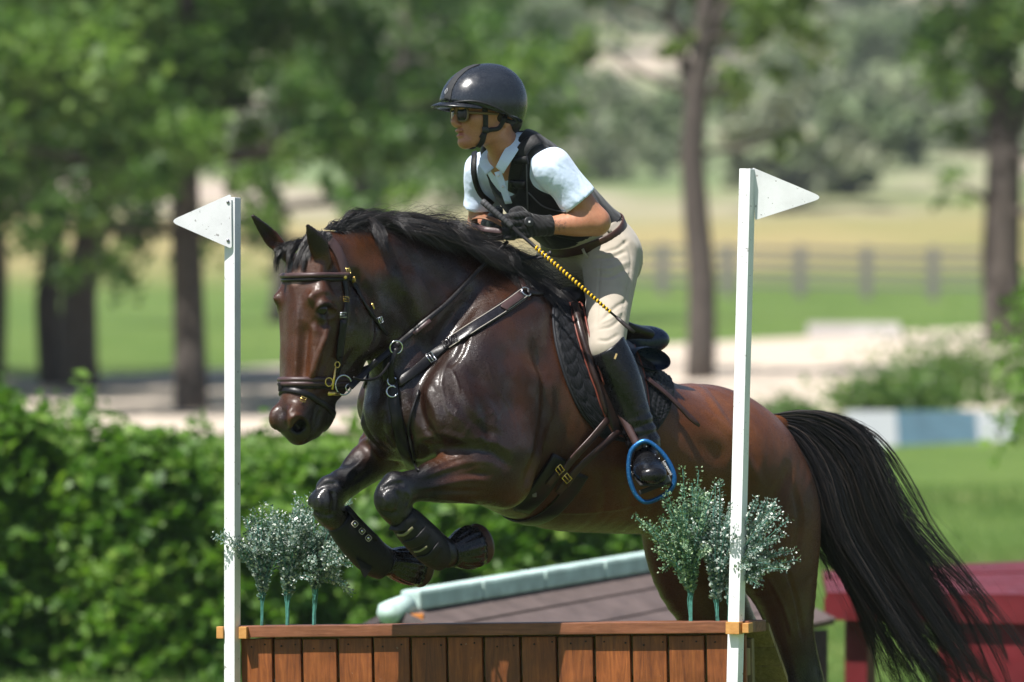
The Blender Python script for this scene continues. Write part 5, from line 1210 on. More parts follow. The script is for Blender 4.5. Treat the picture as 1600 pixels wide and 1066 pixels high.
# sunglasses
M_FRAME = simple('tan_glasses_frame', (.17, .115, .06), .35, var=.1); M_LENS = simple('dark_lens', (.010, .013, .009), .12, var=.1, spec=.25)
gl = None
for i, (lat, side) in enumerate(((.033, 1), (-.033, -1))):
    c = HD(713, 179.5, 0) + DL * lat - DF * abs(lat) * .16; nrm = (DF + DL * .22 * side).normalized(); u = nrm.cross(Vector((0, 0, 1))).normalized(); P = []
    for k in range(24):
        th = 2*math.pi*k/24; ce, si = math.cos(th), math.sin(th); q = (abs(ce)**3.2 + abs(si)**3.2) ** (-1/3.2)
        P.append(c + u * (.027*ce*q*(1 + .06*si)) + Vector((0, 0, 1)) * (.0215*si*q))
    mb = MB(); mb.tube(P, .0034, 6, closed=True); fr_ = mb.build('glasses_frame', M_FRAME, rider) if gl is None else mb.build('glasses_frame', M_FRAME, gl)
    if gl is None: gl = fr_
    mb = MB(); mb.add([p + nrm*.001 for p in P] + [c + nrm*.005] + [p - nrm*.0015 for p in P], [(k, (k+1) % 24, 24) for k in range(24)] + [tuple(range(48, 24, -1))]); mb.build('lens', M_LENS, gl)
mb = MB(); mb.tube([HD(712.5, 178, 0) + DL*.008 + DF*.003, HD(711.5, 177, 0) + DF*.004, HD(712.5, 178, 0) - DL*.008 + DF*.003], .0028, 6); mb.build('bridge', M_FRAME, gl)
for s in (1, -1):
    a = HD(713, 177, 0) + DL*.060*s - DF*.010; b = HD(760, 180, 0) + DL*.079*s; mb = MB(); mb.tube([a, a.lerp(b, .5) + DL*.004*s, b], .0028, 6, flat=1.6); mb.build('temple', M_FRAME, gl)
# ---- riding crop through the near fist
h0, h1 = W(752, 314, FIST.y - .005), W(826, 388, FIST.y - .004)
def cr(px, py, u): return W(px, py, (FIST.y + .02) + u)
yc = FIST.y - .018; A_, B_ = W(753, 314, yc), W(991, 520, yc - .14)
crop = thing('riding_crop', A_, 'black riding crop with a yellow spiral band held in the rider hand', 'riding crop')
L = lambda u: A_.lerp(B_, u)
mb = MB(); mb.tube([L(0), L(.006), L(.05), L(.19), L(.20)], [.008, .0105, .010, .0098, .008], 14); hd = mb.build('handle', simple('crop_grip', (.045, .045, .048), .7, var=.3), crop)
mb = MB()
for k in range(9): mb.ring(L(.02 + k*.018), (B_ - A_), .0103, .0009, 14, 5)
mb.build('grip_ridge', simple('grip_ridge', (.02, .02, .021), .7), hd)
mb = MB(); mb.tube([L(.19), L(.9)], [.0062, .0036], 10); sh_ = mb.build('shaft', simple('crop_shaft', (.010, .010, .010), .35), crop)
mb = MB(); n = 25
for k in range(n):      # spiral of yellow braid
    u = .36 + .50*k/n; r = .0062 - (u-.19)/.71*.0026 + .0009; ax = (B_ - A_).normalized(); mb.ring(L(u), ax + Vector((.35, -.1, .30)), r - .0012, .0034, 12, 6)
mb.build('yellow_braid', simple('yellow_braid', (.72, .42, .012), .55), sh_)
mb = MB(); e_ = Vector((0, -1, .1)); mb.strap([L(.885), L(.92), L(.96), L(1.0)], [e_]*4, [.010, .012, .013, .011], .005); mb.build('tip_flap', simple('crop_tip', (.016, .012, .011), .5), crop)
print('rider', len(BV), time.time() - T0)
# ================================================================ TACK
M_TACK = simple('dark_tack_leather', (.0065, .0055, .006), .38, var=.3, scale=60, bump=.12)
M_TACKB = simple('brown_tack_leather', (.042, .021, .018), .36, var=.25, scale=60, bump=.12)
M_PAD = simple('padded_brown_leather', (.062, .036, .036), .40, var=.15, scale=60, bump=.1)
M_GOLD = simple('brass', (.75, .52, .16), .25, .95, var=.1); M_STEEL = simple('steel', (.62, .63, .65), .2, .95, var=.1)
hz = lambda a, b: hit(a, b)
def hit_ok(px, py):
    for d in range(0, 60, 3):
        h = hit(px - d * .4, py + d)
        if h: return h
def nrm_near(p):
    l, n, i, d = HBVH.find_nearest(Vector(p)); return l, n
def far_strap(mb, pts, pl, w, th, lift=.002):
    P = []; N = []
    for p in pts:
        l, n = nrm_near(pl.mirror(p)); P.append(l); N.append(n)
    mb.strap(P, N, w, th, lift=lift)
def near_pts(path, n=5): return [h[0] for h in (hit(a, b) for a, b in catmull(path, n)) if h]
def buckle(mb, c, n, u, w=.016, h=.014, r=.0016):
    n = Vector(n).normalized(); u = Vector(u); u = (u - n*u.dot(n)).normalized(); v = n.cross(u)
    mb.tube([c + u*w/2 + v*h/2, c - u*w/2 + v*h/2, c - u*w/2 - v*h/2, c + u*w/2 - v*h/2], r, 6, closed=True); mb.tube([c + v*h/2*0 + u*w/2, c - u*w/2 + n*.002], r*.7, 5)
# ---- bridle
bridle = thing('bridle', HH(505, 400, 0), 'dark leather bridle with brass buckles and long reins on the horse head', 'bridle')
# browband: double roll round the forehead
def arc_round(c, axis, a0, a1, n=30, R=.3): 
    axis = Vector(axis).normalized(); a = (UPH - axis*UPH.dot(axis)).normalized(); b = axis.cross(a); P = []; N = []
    for t_ in np.linspace(a0, a1, n):
        d = a*math.cos(t_) + b*math.sin(t_); l, nn, i, ds = HBVH.ray_cast(Vector(c) + d*R, -d, R)
        if l is not None: P.append(l); N.append(d)
    for _ in range(3): P = [P[0]] + [P[i]*.5 + (P[i-1] + P[i+1])*.25 for i in range(1, len(P)-1)] + [P[-1]]
    return P, N
P, N = arc_round(HH(508, 433, 0), Vector((0, 0, 1)) + UPH*.02, -1.75, 1.75, 36)
mb = MB(); mb.tube([p + n*.008 + Vector((0, 0, .005)) for p, n in zip(P, N)], .0085, 10); mb.build('browband', M_PAD, bridle)
mb = MB(); mb.tube([p + n*.006 - Vector((0, 0, .008)) for p, n in zip(P, N)], .0062, 10); mb.build('browband_roll', M_TACK, bridle)
# noseband (padded) and flash strap
mb = MB(); c = HH(484, 598, 0); P, N = arc_round(c, (0, 0, 1), -math.pi, math.pi, 48, .155); Pn = P[:-1]; Nn = N[:-1]
for dz, r, m, nm in ((.009, .0085, M_PAD, 'noseband'), (-.004, .0085, M_PAD, 'noseband_roll'), (-.014, .0055, M_TACK, 'noseband_edge')):
    mb = MB(); mb.tube([p + n*(r*.75) + Vector((0, 0, dz)) for p, n in zip(Pn, Nn)], r, 8, closed=True); mb.build(nm, m, bridle)
mb = MB(); P, N = arc_round(HH(480, 628, 0), Vector((0, 0, 1)) + UPH*-.42, -math.pi, math.pi, 48, .15); mb.strap(P[:-1], N[:-1], .018, .005, True, .002); fl_ = mb.build('flash_strap', M_TACK, bridle)
H = hit(473, 625); mb = MB(); buckle(mb, H[0] + H[1]*.009, H[1], (1, 0, -.4)); mb.build('flash_buckle', M_GOLD, fl_)
mb = MB(); H = hit(437, 605) or hit(442, 605); mb.box(H[0] + H[1]*.008, (.014, .014, .03), None, .003); mb.build('flash_loop', M_TACK, fl_)
# cheekpieces
ck = [(537, 436), (541, 470), (537, 510), (532, 550), (526, 585)]; NP = near_pts(ck, 6)
mb = MB(); drape(mb, ck, .017, .005, .002, hits=hz, n=6); ckn = mb.build('cheekpiece', M_TACK, bridle)
mb = MB(); far_strap(mb, NP, HH, .017, .005); mb.build('cheekpiece', M_TACK, bridle)
for (px, py) in ((538, 468), (534, 492)):
    H = hit(px, py); mb = MB(); buckle(mb, H[0] + H[1]*.008, H[1], (1, 0, 0), .022, .014); mb.build('cheek_buckle', M_GOLD if py < 480 else M_STEEL, ckn)
mb = MB(); drape(mb, [(535, 500), (531, 530), (527, 560)], .022, .004, .006, hits=hz); mb.build('strap_keeper', M_TACK, ckn)
# headpiece over the poll
hp_ = [(540, 434), (533, 408), (522, 386), (509, 372)]; NP = near_pts(hp_, 6)
mb = MB(); drape(mb, hp_, .034, .008, .002, hits=hz, n=6); mb.build('headpiece', M_PAD, bridle)
mb = MB(); far_strap(mb, NP, HH, .034, .008); mb.build('headpiece', M_PAD, bridle)
# throatlatch
th_ = [(541, 428), (556, 452), (575, 484), (592, 508), (603, 522)]; NP = near_pts(th_, 5)
mb = MB(); drape(mb, th_, .011, .004, .003, hits=hz); tl_ = mb.build('throatlatch', M_TACK, bridle)
mb = MB(); far_strap(mb, NP, HH, .011, .004); mb.build('throatlatch', M_TACK, bridle)
mb = MB()
for (px, py, u) in ((541, 424, (.4, 0, -1)), (549, 437, (.4, 0, -1)), (579, 480, (.5, 0, -1)), (592, 500, (.5, 0, -1))):
    H = hit(px, py)
    if H: m_ = MB(); buckle(m_, H[0] + H[1]*.009, H[1], u, .018, .014, .0022); m_.build('throat_buckle', M_GOLD if py < 490 else M_STEEL, tl_)
H = hit(535, 434); m_ = MB(); m_.ball(H[0] + H[1]*.012, (.007, .005, .007)); m_.build('stud', M_GOLD, bridle)
# bit
bitc = HH(537, 602, .068) + Vector((0, -.012, 0)); bn = HHL * .9 + Vector((0, -.3, 0))
for s in (1, -1):
    c = bitc if s > 0 else HH.mirror(bitc); nn = bn if s > 0 else Vector((-bn.x, bn.y, bn.z))
    mb = MB(); mb.ring(c, nn, .030, .0028, 26, 7); bt = mb.build('bit_ring', M_STEEL, bridle)
    if s > 0:
        mb = MB(); mb.ring(HH(514, 597, .082), bn, .013, .0022, 18, 6); mb.build('bit_loop', M_GOLD, bt)
        mb = MB(); a, b = HH(524, 574, .088), HH(519, 609, .082); mb.tube([a, a.lerp(b, .5), b], .0042, 8); mb.ring(HH(527, 570, .086), bn, .009, .002, 14, 6); mb.build('bit_hook', M_GOLD, bt)
        mb = MB(); mb.tube([HH(512, 615, .075), HH(530, 615, .07)], [.007, .006], 8); mb.build('mouthpiece', M_GOLD, bt)
        mb = MB(); mb.ring(HH(545, 606, .075) + Vector((0, -.012, 0)), bn, .011, .002, 16, 6); mb.build('rein_ring', M_STEEL, bt)
# reins
def free_path(pts, y0, y1, n=8, clear=.012):
    P = catmull(pts, n); L = np.concatenate([[0], np.cumsum(np.linalg.norm(np.diff(P, axis=0), axis=1))]); L /= L[-1]; out = []
    for (px, py), u in zip(P, L):
        y = y0 + (y1 - y0)*u; h = hit(px, py)
        if h and h[0].y - clear < y: y = h[0].y - clear
        out.append(W(px, py, y))
    for _ in range(2): out = [out[0]] + [out[i]*.5 + (out[i-1] + out[i+1])*.25 for i in range(1, len(out)-1)] + [out[-1]]
    return out
rn = Vector((-.15, -1, .1))
P = free_path([(547, 606), (580, 573), (619, 541)], bitc.y, hit(640, 540)[0].y - .03)
mb = MB(); mb.strap(P, [rn]*len(P), .019, .005); rein = mb.build('rein', M_TACK, bridle)
P2 = free_path([(619, 541), (660, 506), (702, 471), (750, 420), (793, 378)], P[-1].y, FIST.y + .01)
mb = MB(); mb.strap(P2, [rn]*len(P2), list(np.linspace(.018, .010, len(P2))), .005); mb.build('rein_handpart', M_TACK, bridle)
i0, i1 = int(len(P2)*.18), int(len(P2)*.36)
mb = MB(); mb.strap([p + Vector((0.004, -.005, -.006)) for p in P2[i0:i1]], [rn]*(i1-i0), .012, .003); mb.build('rein_grip', M_PAD, rein)
mb = MB(); c = W(581, 571, P[len(P)//2].y - .004); R = Matrix.Rotation(rad(42), 3, 'Y'); mb.box(c, (.016, .014, .044), R, .004); mb.build('rein_stopper', M_TACK, rein)
P3 = free_path([(552, 590), (568, 594), (590, 590), (607, 570), (614, 550)], bitc.y - .01, P[-1].y); mb = MB(); mb.tube(P3, .0042, 6); mb.build('rein_loop', M_TACK, rein)
P4 = [HH.mirror(p) for p in P[:6]]; P4 = [P4[0], RP(600, 560, -.10), RP(680, 460, -.16), RP(760, 380, -.14), FISTf]
P4 = [Vector(p) for p in catmull(P4, 5)]; mb = MB(); mb.strap(P4, [Vector((-.5, .6, .3))]*len(P4), .016, .004); mb.build('rein', M_TACK, bridle)
# loop of spare rein over the withers, held in the hands
M_REIN_IN = simple('tan_rein_lining', (.24, .11, .055), .5)
Pl = [Vector(p) for p in catmull([W(741, 352, FIST.y + .06), W(744, 341, FIST.y + .03), W(765, 342, FIST.y), W(786, 352, FIST.y - .01)], 6)]
mb = MB(); mb.strap(Pl, [Vector((.1, -.6, .8))]*len(Pl), .020, .004); mb.build('spare_rein', M_REIN_IN, bridle)
Pl = [Vector(p) for p in catmull([W(741, 350, FIST.y + .06), W(755, 358, FIST.y - .0), W(785, 362, FIST.y - .015)], 6)]
mb = MB(); mb.strap(Pl, [Vector((0, -1, .3))]*len(Pl), .018, .004); mb.build('spare_rein', M_PAD, bridle)
Pl = [Vector(p) for p in catmull([W(815, 404, FIST.y + .05), W(845, 402, FIST.y + .02), W(862, 394, FIST.y + .01)], 6)]
mb = MB(); mb.strap(Pl, [Vector((.1, -.8, .5))]*len(Pl), .014, .004); mb.build('spare_rein', M_TACK, bridle)
# ---- breastplate with running martingale
bp = thing('breastplate', HP(612, 600, 0), 'dark leather breastplate with steel rings across the horse shoulder and chest', 'breastplate')
sp = [(818, 459), (790, 480), (745, 510), (700, 540), (672, 560), (645, 583), (622, 600)]; NP = near_pts(sp, 5)
M_BPS = simple('wide_breast_leather', (.013, .012, .015), .24, var=.3, scale=60, bump=.1)
mb = MB(); drape(mb, sp[:4], .040, .006, .003, hits=hz); mb.build('shoulder_piece', M_BPS, bp)
mb = MB(); drape(mb, sp[3:], .030, .006, .006, hits=hz); mb.build('adjusting_strap', M_TACK, bp)
mb = MB(); far_strap(mb, NP, HP, .038, .006); mb.build('shoulder_piece', M_BPS, bp)
mb = MB(); drape(mb, [(812, 464), (790, 480), (785, 486)], .026, .004, .011, hits=hz); mb.build('strap_end', M_PAD, bp)
for off in (-13, 13):
    mb = MB(); drape(mb, [(a + off*.30, b + off*.42) for a, b in sp[:4]], .0022, .002, .0085, hits=hz); mb.build('stitch_line', simple('pale_stitching_%d' % (off > 0), (.42, .38, .33), .6), bp)
for (px, py, u, m_) in ((672, 561, (1, 0, .6), M_STEEL), (700, 540, (1, 0, .6), M_TACK), (712, 533, (1, 0, .6), M_TACK)):
    H = hit(px, py); mb = MB(); buckle(mb, H[0] + H[1]*.014, H[1], (-u[2], 0, u[0]), .030, .020, .0022); mb.build('strap_buckle', m_, bp)
H = hit(820, 458); mb = MB(); mb.ring(H[0] + H[1]*.008, H[1], .016, .0028, 20, 7); mb.build('ring', M_STEEL, bp)
mb = MB(); drape(mb, [(822, 458), (845, 460), (872, 461), (893, 468)], .018, .005, .006, hits=hz); mb.build('saddle_strap', M_TACK, bp)
for px in (862, 884):
    H = hit(px, 461)
    if H: mb = MB(); buckle(mb, H[0] + H[1]*.016, H[1], (0, 0, 1), .020, .014, .0018); mb.build('strap_buckle', M_STEEL, bp)
mb = MB(); drape(mb, [(819, 456), (812, 438), (806, 424)], .018, .004, .006, hits=hz); mb.build('wither_strap', M_TACKB, bp)
cs = [(614, 600), (617, 640), (628, 690), (645, 728)]; mb = MB(); drape(mb, cs, .036, .007, .006, hits=hz); mb.build('chest_strap', M_TACK, bp)
mb = MB(); drape(mb, [(655, 610), (640, 660), (645, 700), (655, 738)], .008, .005, .004, hits=hz); mb.build('chest_strap_edge', M_TACK, bp)
for (px, py, r) in ((613, 596, .014), (613, 612, .017)):
    H = hit(px, py); mb = MB(); mb.ring(H[0] + Vector((0, -.014, 0)), Vector((.1, -1, .2)), r, .0026, 18, 6); mb.build('ring', M_STEEL, bp)
H = hit(613, 600); pa = H[0] + Vector((0, -.012, 0)); pb_ = W(619, 543, P[-1].y - .012)
mb = MB(); Pm = [pa, pa.lerp(pb_, .5) + Vector((-.01, -.01, 0)), pb_]; Pm = [Vector(p) for p in catmull(Pm, 5)]; mb.strap(Pm, [Vector((-.2, -1, 0))]*len(Pm), .020, .005); mb.build('martingale_fork', M_TACK, bp)
mb = MB(); Pm2 = [p + Vector((-.018, .03, 0)) for p in Pm]; mb.strap(Pm2, [Vector((-.5, -.8, 0))]*len(Pm2), .018, .005); mb.build('martingale_fork', M_TACK, bp)
mb = MB(); mb.ring(pb_ + Vector((0, -.004, 0)), Vector((.3, -1, -.2)), .020, .0026, 22, 7); mb.build('ring', M_STEEL, bp)
# ---- saddle pad
def patch(name, FC, BC, nu, nv, off, th, mat, parent, quilt=0., far=True, edge=None, edge_r=.005):
    Fc = catmull(FC, 8); Bc = catmull(BC, 8)
    def samp(C, u): x = u*(len(C)-1); i = min(int(x), len(C)-2); return C[i]*(1-(x-i)) + C[i+1]*(x-i)
    P = np.zeros((nv+1, nu+1, 3)); last = None
    for j in range(nv+1):
        a, b = samp(Fc, j/nv), samp(Bc, j/nv)
        for i in range(nu+1):
            px, py = a + (b-a)*i/nu; h = hit(px, py)
            if h is None:
                h = None
                for dy in range(2, 40, 2):
                    h = hit(px, py + dy)
                    if h: break
            P[j, i] = h[0] if h else last; last = P[j, i]
    for _ in range(3):
        Q = P.copy(); Q[1:-1, 1:-1] = .4*P[1:-1, 1:-1] + .15*(P[:-2, 1:-1] + P[2:, 1:-1] + P[1:-1, :-2] + P[1:-1, 2:]); P = Q
    du = np.gradient(P, axis=1); dv = np.gradient(P, axis=0); N = np.cross(dv, du); N /= np.linalg.norm(N, axis=2)[..., None] + 1e-9
    if N[nv//2, nu//2] @ np.array([0, -1, 0]) < 0: N = -N
    res = []
    for s in ((1, -1) if far else (1,)):
        S = P; Nn = N
        if s < 0:
            S = np.array([[HP.mirror(p) for p in r] for r in P]); m = np.array(HL); Nn = N - 2*(N @ m)[..., None]*m
        h = np.zeros(S.shape[:2])
        if quilt:
            su = np.cumsum(np.linalg.norm(du, axis=2), axis=1); sv = np.cumsum(np.linalg.norm(dv, axis=2), axis=0)
            h = .0055*(np.abs(np.sin(math.pi*(su+sv*.8)/quilt)*np.sin(math.pi*(su-sv*.8)/quilt)))**.35
        ed = np.minimum.outer(np.minimum(np.arange(nv+1), nv-np.arange(nv+1))*1.0, np.full(nu+1, 9.)); ed = np.minimum(ed, np.minimum(np.arange(nu+1), nu-np.arange(nu+1))[None, :]); rim = np.clip(ed/1.5, 0, 1)
        A = S + Nn*(off + (th + h)*rim)[..., None]; B = S + Nn*(off*.0 - .004)
        V = np.concatenate([A.reshape(-1, 3), B.reshape(-1, 3)]); m_ = (nu+1)*(nv+1); F = []
        for j in range(nv):
            for i in range(nu):
                a = j*(nu+1)+i; q = (a, a+1, a+nu+2, a+nu+1); q = q if s < 0 else q[::-1]; F.append(q)
        bd = [i for i in range(nu+1)] + [j*(nu+1)+nu for j in range(1, nv+1)] + [nv*(nu+1)+i for i in range(nu-1, -1, -1)] + [j*(nu+1) for j in range(nv-1, 0, -1)]
        for k in range(len(bd)): a, b = bd[k], bd[(k+1) % len(bd)]; F.append((a, b, m_+b, m_+a))
        o = mesh_obj(name, V, F, mat, parent); res.append(o)
        if edge is not None:
            mb = MB(); mb.tube([tuple(V[k]) for k in bd[nu:]] if True else [], edge_r, 6); mb.build(name + '_binding', edge, o)
    return res
M_QUILT = simple('black_quilted_cotton', (.006, .0065, .009), .7, var=.25, scale=70, bump=.3)
M_BIND = simple('black_pad_binding', (.014, .015, .019), .6, var=.2, scale=70, bump=.2)
M_SADDLE = simple('dark_saddle_leather', (.009, .0075, .0075), .33, var=.3, scale=40, bump=.12)
M_SEAT = simple('navy_black_seat_leather', (.018, .032, .068), .30, var=.2, scale=40, bump=.1, coat=.1)
M_FLAP = simple('brown_flap_leather', (.022, .0115, .0095), .38, var=.35, scale=30, bump=.15)
M_REDL = simple('red_brown_edge', (.16, .040, .026), .45, var=.3, scale=40)
spad = thing('saddle_pad', HP(950, 500, 0), 'black quilted saddle pad under the saddle', 'saddle pad')
patch('quilted_panel', [(868, 466), (862, 492), (868, 540), (884, 595), (908, 645), (940, 682)], [(1044, 594), (1050, 608), (1046, 632), (1034, 657), (1018, 677), (1000, 693)], 150, 120, .006, .007, M_QUILT, spad, .030, True, M_BIND)
# ---- saddle
saddle = thing('saddle', HP(950, 510, 0), 'dark leather jumping saddle with navy black cantle under the rider', 'saddle')
patch('flap', [(884, 474), (892, 512), (907, 562), (924, 608), (938, 646), (952, 676)], [(985, 545), (996, 575), (1004, 605), (1008, 640), (1002, 668), (990, 688)], 26, 30, .018, .008, M_FLAP, saddle, 0, True, M_REDL, .003)
rows = [(888, 480), (897, 516), (913, 566), (929, 612), (941, 650)]; H = [hit_ok(*p) for p in catmull(rows, 5)]
for s in (1, -1):
    P = [h[0] + h[1]*.026 for h in H]; P = P if s > 0 else [HP.mirror(p) for p in P]
    mb = MB(); mb.tube(P, [.006] + list(np.linspace(.014, .008, len(P)-2)) + [.004], 10); mb.build('knee_roll', M_FLAP, saddle)
P = [hit_ok(*p) for p in catmull([(897, 478), (905, 520), (918, 562), (932, 605)], 5)]; mb = MB(); mb.tube([h[0] + h[1]*.038 for h in P], .003, 6); mb.build('roll_piping', M_REDL, saddle)
mb = MB(); H2 = hit_ok(905, 492); R = Matrix.Rotation(rad(-20), 3, 'Y'); mb.box(H2[0] + Vector((.02, -.05, .0)), (.055, .03, .032), R, .012); mb.build('thigh_block', M_FLAP, saddle)
fsd = mkfield([HP(880, 470, .2), HP(1060, 600, .2), HP(880, 470, -.2), HP(1060, 600, -.2), HP(950, 480, 0)], .09, .005)
fsd.tube([(HP(893, 462, 0), .03, .05, .06), (HP(915, 482, 0), .025, .05, .08), (HP(950, 508, 0), .02, .05, .11), (HP(985, 522, 0), .03, .04, .11)], .03, 'add', HL, (0, 0, 1))
SVq, SQq = fsd.mesh(smooth=1); mesh_obj('seat', SVq, SQq, M_SADDLE, saddle)
def sad_ell(name, parts, mat, cut=None):
    f = mkfield([HP(940, 500, .2), HP(1060, 620, .2), HP(940, 500, -.2), HP(1060, 620, -.2)], .05, .0046)
    for (c, r, k) in parts: f.ell(c, r, (HF + Vector((0, 0, .35)), HL, Vector((0, 0, 1)) - HF*.2), k)
    V_, Q_ = f.mesh(smooth=1); return mesh_obj(name, V_, Q_, mat, saddle)
cnt = sad_ell('cantle', [(HP(1001, 531, 0) + HL*.02, (.060, .096, .046), .02), (HP(980, 534, 0), (.09, .095, .044), .03)], M_SEAT)
pn = hit_ok(1002, 572); pn = pn[0] + pn[1]*.036; sad_ell('rear_panel', [(pn, (.082, .055, .037), .02), (HP.mirror(pn), (.082, .055, .037), .02), ((pn + HP.mirror(pn))/2 + Vector((0, 0, .025)), (.065, .11, .030), .04)], M_SEAT)
pn = hit_ok(1006, 600); pn = pn[0] + pn[1]*.028; sad_ell('lower_panel', [(pn, (.078, .046, .019), .015), (HP.mirror(pn), (.078, .046, .019), .015)], M_SEAT)
# billets, girth
b1 = [(944, 655), (915, 688), (885, 720), (868, 742)]; b2 = [(962, 672), (930, 700), (900, 728), (880, 754)]
girth = thing('girth', HP(840, 780, 0), 'dark leather girth buckled behind the horse elbow', 'girth')
for b in (b1, b2): mb = MB(); drape(mb, b, .023, .005, .020, hits=hz); mb.build('billet', M_TACKB, saddle)
gp = [(872, 712), (858, 740), (838, 770), (815, 795)]; NP = near_pts(gp, 5)
mb = MB(); drape(mb, gp, [.058 + .016*math.sin(u*3) for u in np.linspace(0, 1, 16)], .012, .003, hits=hz); g0 = mb.build('girth_band', M_TACK, girth)
# under the belly and up the far side
c = HP(842, 700, 0); P = []; N = []
for t_ in np.linspace(.35, 2.2, 30):
    d = (HL*math.cos(t_) - Vector((0, 0, 1))*math.sin(t_) ); d = (d + HF*.25*math.sin(t_)).normalized(); l, nn, i, ds = HBVH.ray_cast(c + d*.8, -d, .8)
    if l is not None: P.append(l); N.append(nn)
mb = MB(); mb.strap(P, N, .060, .006, lift=.0); mb.build('girth_band', M_TACK, girth)
for (px, py) in ((866, 728), (878, 742)):
    H = hit(px, py); mb = MB(); buckle(mb, H[0] + H[1]*.030, H[1], (.7, 0, -.7), .030, .022, .0026); mb.build('girth_buckle', M_GOLD, girth)
for b in ([(868, 736), (852, 754)], [(882, 750), (868, 766)]): mb = MB(); drape(mb, b, .024, .005, .016, hits=hz); mb.build('billet_end', M_TACKB, girth)
mb = MB(); H = hit(833, 768); mb.box(H[0] + H[1]*.016, (.014, .006, .016), None, .002); mb.build('maker_tag', simple('tag_grey', (.16, .14, .12), .5), girth, False)
# loose strap behind the leg
H = [hit_ok(*p) for p in catmull([(1002, 596), (1030, 620), (1056, 645), (1083, 668)], 4)]; mb = MB(); mb.strap([h[0] + h[1]*(.022 + .004*i/4) for i, h in enumerate(H)], [h[1] for h in H], [.020]*(len(H)-2) + [.017, .008], .005); mb.build('loose_strap', M_TACKB, saddle)
# stirrup leather and blue iron round the near foot
ball_ = BOOT_AN + Vector((0, 0, -.075)) + FW*.085; sy = ball_.y + .012
lea = [W(957, 622, KN.y + .02 if False else sy - .01 + .06), W(975, 655, sy + .03), W(999, 702, sy + .0)]
mb = MB(); Pl = [Vector(p) for p in catmull(lea, 5)]; mb.strap(Pl, [Vector((-.3, -1, .1))]*len(Pl), .024, .006); lo_ = mb.build('stirrup_leather', M_TACKB, saddle)
mb = MB(); mb.strap([p + Vector((0, -.0066, 0)) for p in Pl], [Vector((-.3, -1, .1))]*len(Pl), .013, .0012); mb.build('leather_stitching', M_PAD, lo_)
t = NT('blue_anodised_metal'); v = t.coord(); t.col(t.ramp(t.noise(v, 200, 3), [(.3, (.010, .085, .24)), (.62, (.016, .125, .34)), (.74, (.25, .4, .55))])).set(Metallic=.55, Roughness=.32); M_BLUE = t.m
iron = thing('stirrup', W(1018, 740, sy), 'blue metal stirrup round the rider left boot', 'stirrup')
out = [(986, 706), (983, 735), (988, 760), (998, 778), (1012, 784), (1032, 776), (1048, 764), (1053, 748), (1047, 728), (1034, 708), (1017, 693), (1003, 691)]
P = [W(px, py, sy - .006*((py - 690)/90)) for px, py in catmull(out, 3, closed=True)]; mb = MB()
m = len(P); cxy = W(1016, 740, sy); V = []; F = []
for p in P:
    o = (p - cxy); o.y = 0; o.normalize()
    for (a, b) in ((0, -.020), (.009, -.016), (.009, .016), (0, .020), (-.006, .014), (-.006, -.014)): V.append(p + o*a + Vector((0, 1, 0))*b*.8)
for i in range(m):
    for j in range(6): F.append((i*6+j, i*6+(j+1) % 6, ((i+1) % m)*6+(j+1) % 6, ((i+1) % m)*6+j))
mb.add(V, F); mb.build('iron', M_BLUE, iron)
mb = MB(); a, b = W(999, 770, sy), W(1048, 752, sy); d = (b-a); R = Matrix.Rotation(-math.atan2(d.z, d.x), 3, 'Y'); mb.box((a+b)/2, (d.length, .055, .014), R, .003); tr_ = mb.build('tread', simple('black_tread', (.02, .02, .021), .6), iron, False)
mb = MB(); mb.box(b + Vector((-.012, -.03, .006)), (.022, .02, .022), R, .004); mb.build('tread_pad', simple('grey_tread_pad', (.10, .11, .12), .5), iron, False)
for (px, py) in ((1010, 698), (1024, 711), (1030, 717), (986, 728), (987, 738)):
    mb = MB(); mb.ball(W(px, py, sy - .016), .0022, None, 6, 4); mb.build('stud', M_STEEL, iron)
tx = bpy.data.curves.new('maker_name', 'FONT'); tx.body = 'Lorenzini'; tx.size = .0135; tx.extrude = .0004; tx.align_x = 'CENTER'; tx.align_y = 'CENTER'
txo = bpy.data.objects.new('maker_name', tx); COL.objects.link(txo); dg = bpy.context.evaluated_depsgraph_get(); me = bpy.data.meshes.new_from_object(txo.evaluated_get(dg)); bpy.data.objects.remove(txo)
c = W(1043, 731, sy - .019); R = Matrix.Translation(c) @ Matrix.Rotation(rad(61), 4, 'Y') @ Matrix.Rotation(rad(90), 4, 'X'); me.transform(R); me.materials.append(simple('white_print', (.8, .8, .8), .5)); link(bpy.data.objects.new('maker_name', me), iron)
